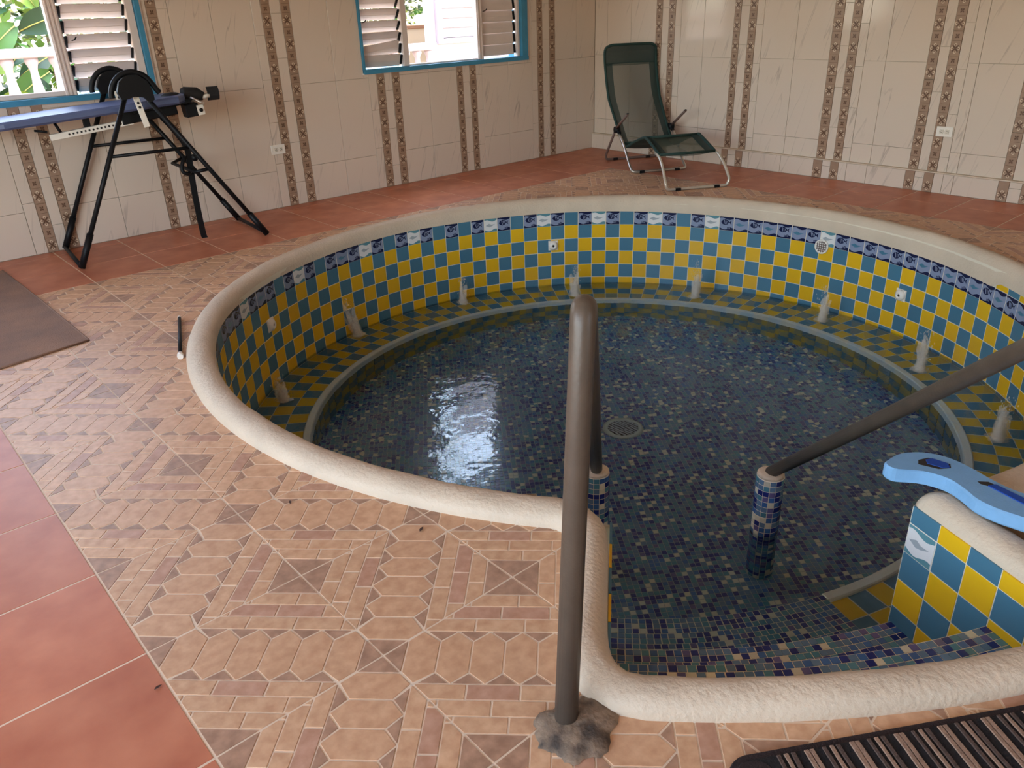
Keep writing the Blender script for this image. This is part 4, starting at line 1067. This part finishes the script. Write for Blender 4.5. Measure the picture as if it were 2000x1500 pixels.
# ------------------------------------------------------------------ flotation belt on the right pier
def belt():
    up = [(1.872,-1.676),(1.905,-1.672),(1.958,-1.680),(2.005,-1.715),(2.030,-1.760),(2.034,-1.810),(2.022,-1.86),(2.004,-1.91),(1.99,-1.965),(1.986,-2.02),(2.0,-2.09),(2.03,-2.15),(2.05,-2.21),(2.035,-2.27),(1.99,-2.31)]
    lo = [(1.93,-2.32),(1.885,-2.29),(1.865,-2.24),(1.862,-2.18),(1.866,-2.11),(1.858,-2.05),(1.852,-1.99),(1.862,-1.936),(1.890,-1.892),(1.913,-1.848),(1.916,-1.81),(1.905,-1.768),(1.882,-1.735),(1.862,-1.705)]
    P = [Vector((x, y, 0)) for x, y in up+lo]; P = smooth_path(P, 3, True); n = len(P)
    c = sum(P, Vector())/n; zb = .056; th = .044
    poly = [(p.x, p.y) for p in P]
    holes = []
    def bend(x, y): return 0
    root = empty('flotation_belt', (1.94, -2.0, .056), 'light blue foam flotation belt lying on the right entry coping', 'float belt')
    bmx = bmesh.new()
    prof = [(0, .006), (.006, 0), (th-.006, 0), (th, .006)]
    rings = []
    for dz, ins in ((0, .005), (.006, 0), (th-.006, 0), (th, .005)):
        q = []
        for i, p in enumerate(P):
            t_ = (P[(i+1) % n]-P[i-1]).normalized(); nrm = Vector((-t_.y, t_.x, 0)); q.append(bmx.verts.new(p+(nrm*-ins if False else (c-p).normalized()*ins)+Vector((0, 0, zb+dz))))
        rings.append(q)
    for a, b in zip(rings[:-1], rings[1:]):
        for i in range(n): bmx.faces.new((a[i], a[(i+1) % n], b[(i+1) % n], b[i]))
    f1 = bmx.faces.new(rings[-1]); f0 = bmx.faces.new(rings[0][::-1])
    bmesh.ops.triangulate(bmx, faces=[f1, f0]); bmesh.ops.recalc_face_normals(bmx, faces=bmx.faces)
    me = bpy.data.meshes.new('foam_body'); bmx.to_mesh(me); bmx.free(); me.materials.append(M['foam'])
    o = bpy.data.objects.new('foam_body', me); COL.objects.link(o); adopt(o, root)
    z = zb+th
    def slab_(name, pts, m, dz0, dz1): MB().prism(ccw(pts), z+dz0, z+dz1).build(name, M[m], root)
    slab_('belt_slot', [(1.934,-1.747),(1.957,-1.737),(1.99,-1.752),(1.998,-1.812),(1.978,-1.822),(1.948,-1.800)], 'slot', -.02, .0006)
    slab_('strap', [(1.954,-1.765),(1.972,-1.752),(1.992,-1.762),(1.996,-1.806),(1.978,-1.818),(1.962,-1.806)], 'strap', -.01, .0022)
    slab_('belt_slot', [(1.949,-1.913),(1.957,-1.902),(1.976,-1.924),(1.972,-1.950),(1.955,-1.945)], 'slot', -.02, .0006)
    slab_('strap', [(1.952,-1.932),(1.973,-1.944),(1.952,-2.03),(1.945,-2.12),(1.95,-2.20),(1.925,-2.20),(1.918,-2.12),(1.925,-2.03)], 'strap', -.002, .003)
    MB().tube([(1.895,-1.700,.055),(1.90,-1.712,.058)], .008, n=8).build('strap_end', M['strap'], root)
belt()

# ------------------------------------------------------------------ rugs
def doormat():
    o = Vector((.735, -1.905, 0)); a = Vector((.85, -.527, 0)).normalized(); b = Vector((-a.y, a.x, 0))*-1      # a along the long edge, b towards the camera
    W_, D_ = .92, .52
    L_ = lambda u, v, z: o+a*u+b*v+Vector((0, 0, z))
    root = empty('doormat', L_(W_/2, D_/2, 0), 'dark brown striped doormat with tan bars lying against the pool entry rim', 'doormat')
    def rr(u0, u1, v0, v1, r, z0, z1, name, m):
        p = []
        for cu, cv, s in ((u1-r, v1-r, 0), (u0+r, v1-r, 90), (u0+r, v0+r, 180), (u1-r, v0+r, 270)):
            for i in range(6): t = rad(s+18*i); p.append((cu+r*math.cos(t), cv+r*math.sin(t)))
        mb = MB(); mb.prism(ccw([tuple(L_(u, v, 0).to_2d()) for u, v in p]), z0, z1, 0, bev=.004); return mb.build(name, M[m], root)
    rr(0, W_, 0, D_, .045, .001, .010, 'binding', 'rugdark'); rr(.012, W_-.012, .014, D_-.012, .035, .008, .0125, 'pile_field', 'rugblack')
    rr(.014, .085, .016, D_-.014, .03, .011, .0135, 'end_panel', 'rugdark')
    u = .105; pat = [(.009,'rugtaupe',.007), (.009,'rugtan',.005), (.010,'rugtaupe',.019), (.010,'rugtan',.0014), (.010,'rugtan',.016)]
    k = 0
    while u < W_-.09:
        w_, m, g = pat[k % 5]; mb = MB(); rs = random.Random(k); n = 14; pl_, pr_ = [], []
        for i in range(n+1):
            v = .018+(D_-.036)*i/n; pl_.append((u+rs.uniform(-.0008, .0008), v)); pr_.append((u+w_+rs.uniform(-.0008, .0008), v))
        vs = [L_(x, v, .0118) for x, v in pl_]+[L_(x, v, .0118) for x, v in pr_]+[L_(x+.001, v, .0150) for x, v in pl_]+[L_(x-.001, v, .0150) for x, v in pr_]
        m1 = n+1; fs = []
        for i in range(n): fs += [(2*m1+i, 3*m1+i, 3*m1+i+1, 2*m1+i+1), (i, 2*m1+i, 2*m1+i+1, i+1), (m1+i, m1+i+1, 3*m1+i+1, 3*m1+i)]
        mb.add(vs, fs); mb.build('pile_stripe', M[m], root); u += w_+g; k += 1
doormat()
def brown_mat():
    root = empty('floor_mat', (-.3, 2.2, 0), 'plain brown rectangular mat at the left edge below the window', 'mat')
    p = [(-1.2, 1.18), (.505, 1.465), (.468, 3.15), (-1.2, 3.2)]; p = [(-1.1, 1.18), (.10, 1.40), (.505, 1.468), (.492, 2.3), (.468, 3.12), (-1.1, 3.15)]
    MB().prism(ccw(p), .001, .008, 0, bev=.004).build('mat_body', M['mat'], root)
    e = MB(); q = [Vector((x, y, .006)) for x, y in (p[0], p[1], p[2], p[3], p[4])]; e.tube(q, .005, n=8); e.build('bound_edge', M['mat'], root)
brown_mat()

# ------------------------------------------------------------------ small things
def outlet(c, side, label):
    root = empty('wall_outlet', c, label, 'outlet', 'white double outlets on the tiled walls')
    R_ = Matrix.Identity(3) if side == 'L' else Matrix.Rotation(-PI/2, 3, 'Z'); c = Vector(c)
    MB().chamfer(c, (.114, .006, .070), .002, 0, R_).build('face_plate', M['plastic'], root)
    for s in (-1, 1):
        k = MB().chamfer(c+R_ @ Vector((s*.0195, -.0042, 0)), (.028, .003, .030), .002, 0, R_).build('socket', mat('socket_cream', srgb(214,206,190), .4), root)
        sl = MB()
        for dz in (-.006, .006): sl.box(c+R_ @ Vector((s*.0195-s*.002, -.0062, dz)), (.010, .0012, .0028), 0, R_)
        sl.box(c+R_ @ Vector((s*.0195+s*.008, -.0062, 0)), (.005, .0012, .005), 0, R_); sl.build('socket_slots', M['slot'], k)
    MB().lathe([(.003, 0), (.003, .0015)], c+R_ @ Vector((0, -.0035, 0)), 8, 0, R_ @ Rx).build('plate_screw', M['chrome'], root)
outlet((2.503, 3.3665, .437), 'L', 'white double outlet on the window wall, on the patterned band left of centre')
outlet((6.0245, -.091, .433), 'R', 'white double outlet on the right wall over a patterned band')
def wand():
    a, b = Vector((.735, .925, .012)), Vector((.925, 1.44, .012))
    root = empty('black_rod', a, 'thin black rod with cream ends lying on the floor by the left coping', 'rod')
    d = (b-a).normalized()
    MB().tube([a+d*.04, b-d*.012], .0085, n=10).build('rod_shaft', M['black'], root)
    MB().tube([a, a+d*.02, a+d*.045], [.013, .014, .010], n=10).build('cream_fitting', M['plastic'], root)
    MB().tube([b-d*.014, b], .009, n=10).build('end_cap', M['plastic'], root)
wand()
def twig(pts, r, m, name, label, cat): 
    P = smooth_path(pts, 5); o = MB().tube(P, [r*(.5+.5*math.sin(PI*(.12+.8*i/len(P)))) for i in range(len(P))], n=6).build(name, M[m]); prop(o, label, cat)
twig([(.985,-1.945,.004),(.985,-1.962,.004),(.992,-1.975,.004),(1.006,-1.978,.005),(1.015,-1.968,.006),(1.018,-1.960,.004)], .0026, 'twig', 'curled_twig', 'small dark curled twig on the floor between the entry rim and the striped doormat', 'twig')
twig([(1.62,-.28,WATER+.001),(1.66,-.33,WATER+.002),(1.69,-.30,WATER+.002),(1.67,-.255,WATER+.002),(1.70,-.235,WATER+.002),(1.74,-.28,WATER+.002),(1.72,-.32,WATER+.002),(1.685,-.31,WATER+.001)], .0035, 'debris', 'plant_fibre', 'looped pale plant fibre floating on the pool left of the upright rail', 'debris')
def dry_leaf(x, y, a, s, label):
    p = [(-1,0),(-.4,.35),(.3,.3),(1,0),(.3,-.28),(-.4,-.3)]; ca, sa = math.cos(a), math.sin(a)
    mb = MB(); vs = [(x+s*(u*ca-v*sa), y+s*(u*sa+v*ca), .002+.003*abs(v)) for u, v in p]; n = len(p)
    vs += [(q[0], q[1], q[2]+.001) for q in vs]
    mb.add(vs, [tuple(range(n, 2*n)), tuple(range(n-1, -1, -1))]+[(i, (i+1) % n, n+(i+1) % n, n+i) for i in range(n)]); prop(mb.build('dry_leaf', M['twig']), label, 'leaf')
dry_leaf(.76, -.86, .5, .012, 'tiny dry brown leaf on the patterned tiles left of the pool coping')
dry_leaf(.55, -.46, 1.2, .010, 'tiny brown leaf crumb touching the near coping foot')
dry_leaf(-.02, -.93, .2, .009, 'tiny dark leaf crumb alone on the red tiles at lower left')

# ------------------------------------------------------------------ outside the windows
gd = MB(); gd.box((3, 22, -.17), (70, 37, .2)); gd.box((-17, -14, -.17), (29, 35, .2)); gd.box((22, -14, -.17), (31, 35, .2)); gd.box((2, -18.5, -.17), (9, 26, .2))
prop(gd.build('ground', M['ground']), kind='structure')
def balustrade(x0, x1, y, z0, z1, pitch, label, cut=0):
    root = empty('balustrade', ((x0+x1)/2, y, -.02), label, 'balustrade')
    MB().chamfer(((x0+x1)/2, y, z1-.04), (x1-x0, .16, .08), .01).build('hand_rail', M['extwhite'], root)
    MB().box(((x0+x1)/2, y, (z0-.02)/2), (x1-x0, .16, z0+.02)).build('plinth', M['extwhite'], root)
    h = z1-.08-z0; me = MB().lathe([(.062, 0), (.062, .05*h), (.045, .07*h), (.050, .10*h), (.066, .22*h), (.070, .30*h), (.055, .50*h), (.036, .72*h), (.032, .84*h), (.044, .90*h), (.058, .94*h), (.058, h)], (0,0,0), 14).mesh('baluster', M['extwhite'])
    x = x0+pitch/2
    while x < x1: inst('baluster', me, frame_M((x, y, z0)), root); x += pitch
balustrade(-2.5, 3.4, 6.2, .42, 1.17, .2, 'white turned balustrade seen through the left window')
balustrade(5.25, 6.12, 6.2, .40, .99, .175, 'short white balustrade seen low through the middle window')
def building():
    root = empty('white_house', (7.6, 6.4, -.02), 'white rendered house with a louvred window outside the middle window', 'building')
    MB().prism([(6.16, 6.42), (11.2, 6.42), (11.2, 9.2), (8.6, 9.2)], -.03, 3.6).build('house_wall', M['extwhite'], root)
    wn = MB(); X0_, X1_, Z0_, Z1_ = 6.42, 7.6, 1.02, 2.1; y = 6.42
    wn.box(((X0_+X1_)/2, y-.02, Z0_-.03), (X1_-X0_+.16, .06, .06)); wn.box((X0_-.04, y-.02, (Z0_+Z1_)/2), (.08, .05, Z1_-Z0_)); wn.box((X1_+.04, y-.02, (Z0_+Z1_)/2), (.08, .05, Z1_-Z0_)); wn.box(((X0_+X1_)/2, y-.02, Z1_+.03), (X1_-X0_+.16, .05, .06))
    fr = wn.build('house_window', M['extwhite'], root)
    z = Z0_+.06
    while z < Z1_: MB().box(((X0_+X1_)/2, y-.012, z), (X1_-X0_, .012, .105), 0, Matrix.Rotation(rad(-12), 3, 'X')).build('louver_blade', M['extwhite'], fr); z += .115
building()
def gwall():
    root = empty('garden_wall', (6.5, 9.2, -.02), 'cream garden wall with a brown coping beyond the short balustrade', 'wall')
    MB().box((6.3, 9.6, .53), (4.2, .16, 1.1)).box((9.4, 9.6, .53), (2.0, .16, 1.1)).build('wall_body', M['extcream'], root); MB().chamfer((7.3, 9.6, 1.11), (6.3, .24, .06), .01).build('wall_coping', M['extcap'], root)
gwall()
def leaf_cloud(mb, c, rx, ry, rz, n, size, rs, nm=3):
    for _ in range(n):
        while True:
            p = Vector((rs.uniform(-1,1), rs.uniform(-1,1), rs.uniform(-1,1)))
            if .25 < p.length < 1: break
        p = Vector((c[0]+p.x*rx, c[1]+p.y*ry, c[2]+p.z*rz)); d = Vector((rs.uniform(-1,1), rs.uniform(-1,1), rs.uniform(-.7,.5))).normalized()
        s = d.cross(Vector((rs.uniform(-.4,.4), rs.uniform(-.4,.4), 1))).normalized(); l = size*rs.uniform(.6,1.3)
        mb.add([p, p+d*l*.45+s*l*.24, p+d*l, p+d*l*.45-s*l*.24], [(0,1,2,3)], rs.randrange(nm))
def tree(x, y, h, r, n, size, label, seed, low=.6):
    rs = random.Random(seed); root = empty('leafy_tree', (x, y, -.02), label, 'tree', 'trees and shrubs outside the windows')
    MB().tube([(x, y, -.02), (x+.05, y, h*.4), (x-.03, y+.05, h*.75)], [.09, .07, .03], n=8).build('trunk', M['bark'], root)
    mb = MB(); leaf_cloud(mb, (x, y, (h+low)/2), r, r, (h-low)/2, n, size, rs)
    prop(mb.build('foliage', [M['leaf1'], M['leaf2'], M['leaf3']], root), kind='stuff')
tree(9.3, 12.2, 3.4, 1.25, 3000, .17, 'bright leafy tree over the cream garden wall', 3, .9)
tree(5.35, 7.9, 6.2, 1.6, 1500, .30, 'high crowned tree hanging over the short balustrade', 14, 2.0)
tree(6.4, 15.0, 4.4, 1.0, 1800, .18, 'taller leafy tree rising left of the cream garden wall', 4, .5)
tree(12.6, 13.6, 5.2, 1.8, 2200, .2, 'dense tree standing farthest right behind the white house', 5, .8)
tree(.2, 9.2, 2.6, 1.0, 1600, .2, 'lime leafed shrub behind the left window balustrade', 6, .05)
tree(2.6, 9.6, 3.6, 1.2, 2200, .2, 'rounded green tree behind the balustrade end', 8, .2)
tree(-2.4, 9.4, 3.8, 1.4, 1800, .2, 'wide green tree outside to the far left of the left window', 9, .3)
def bigleaf(root, base, tip, wid, m, droop=.15):
    b, t = Vector(base), Vector(tip); d = t-b; s = d.cross(Vector((0, 1, 0))).normalized() if abs(d.normalized().y) < .9 else Vector((1, 0, 0)); n = 9
    mb = MB(); vs = []
    for i in range(n+1):
        f_ = i/n; c = b+d*f_+Vector((0, -.06*math.sin(PI*f_), -droop*d.length*f_*f_)); w_ = wid*math.sin(PI*min(1, .04+f_*.96))**.7
        vs += [c-s*w_+Vector((0, -.03, .0)), c+Vector((0, .02, -.01)), c+s*w_+Vector((0, -.03, .0))]
    mb.add(vs, [q for i in range(n) for q in ((3*i, 3*i+1, 3*i+4, 3*i+3), (3*i+1, 3*i+2, 3*i+5, 3*i+4))], 0, True)
    lf = mb.build('large_leaf', M[m], root)
    MB().tube([b+d*f_+Vector((0, -.06*math.sin(PI*f_)+.006, -droop*d.length*f_*f_)) for f_ in (0, .25, .5, .75, .95)], [.007, .006, .005, .004, .002], n=5).build('leaf_midrib', M['stalk'], lf)
def plant():
    root = empty('broadleaf_plant', (1.35, 7.0, -.02), 'broad leaved garden plant behind the white balustrade', 'plant')
    rs = random.Random(12); c = Vector((1.45, 7.0, .1))
    MB().tube([(1.5, 7.0, -.02), (1.56, 6.95, .9), (1.60, 6.9, 2.1)], [.03, .022, .014], n=8).build('stem', M['stalk'], root)
    for i in range(46):
        z = rs.uniform(.4, 2.0); a = rs.uniform(0, 2*PI); b = Vector((1.45+rs.uniform(-.7, .7), 7.0+rs.uniform(-.3, .35), z))
        l = rs.uniform(.28, .55); t = b+Vector((math.cos(a)*l, -abs(math.sin(a))*l*.4, rs.uniform(-.3, .25)))
        bigleaf(root, b, t, l*rs.uniform(.18, .30), rs.choice(['leaf1', 'leaf1', 'leaf2', 'leaf3']), rs.uniform(.05, .3))
plant()
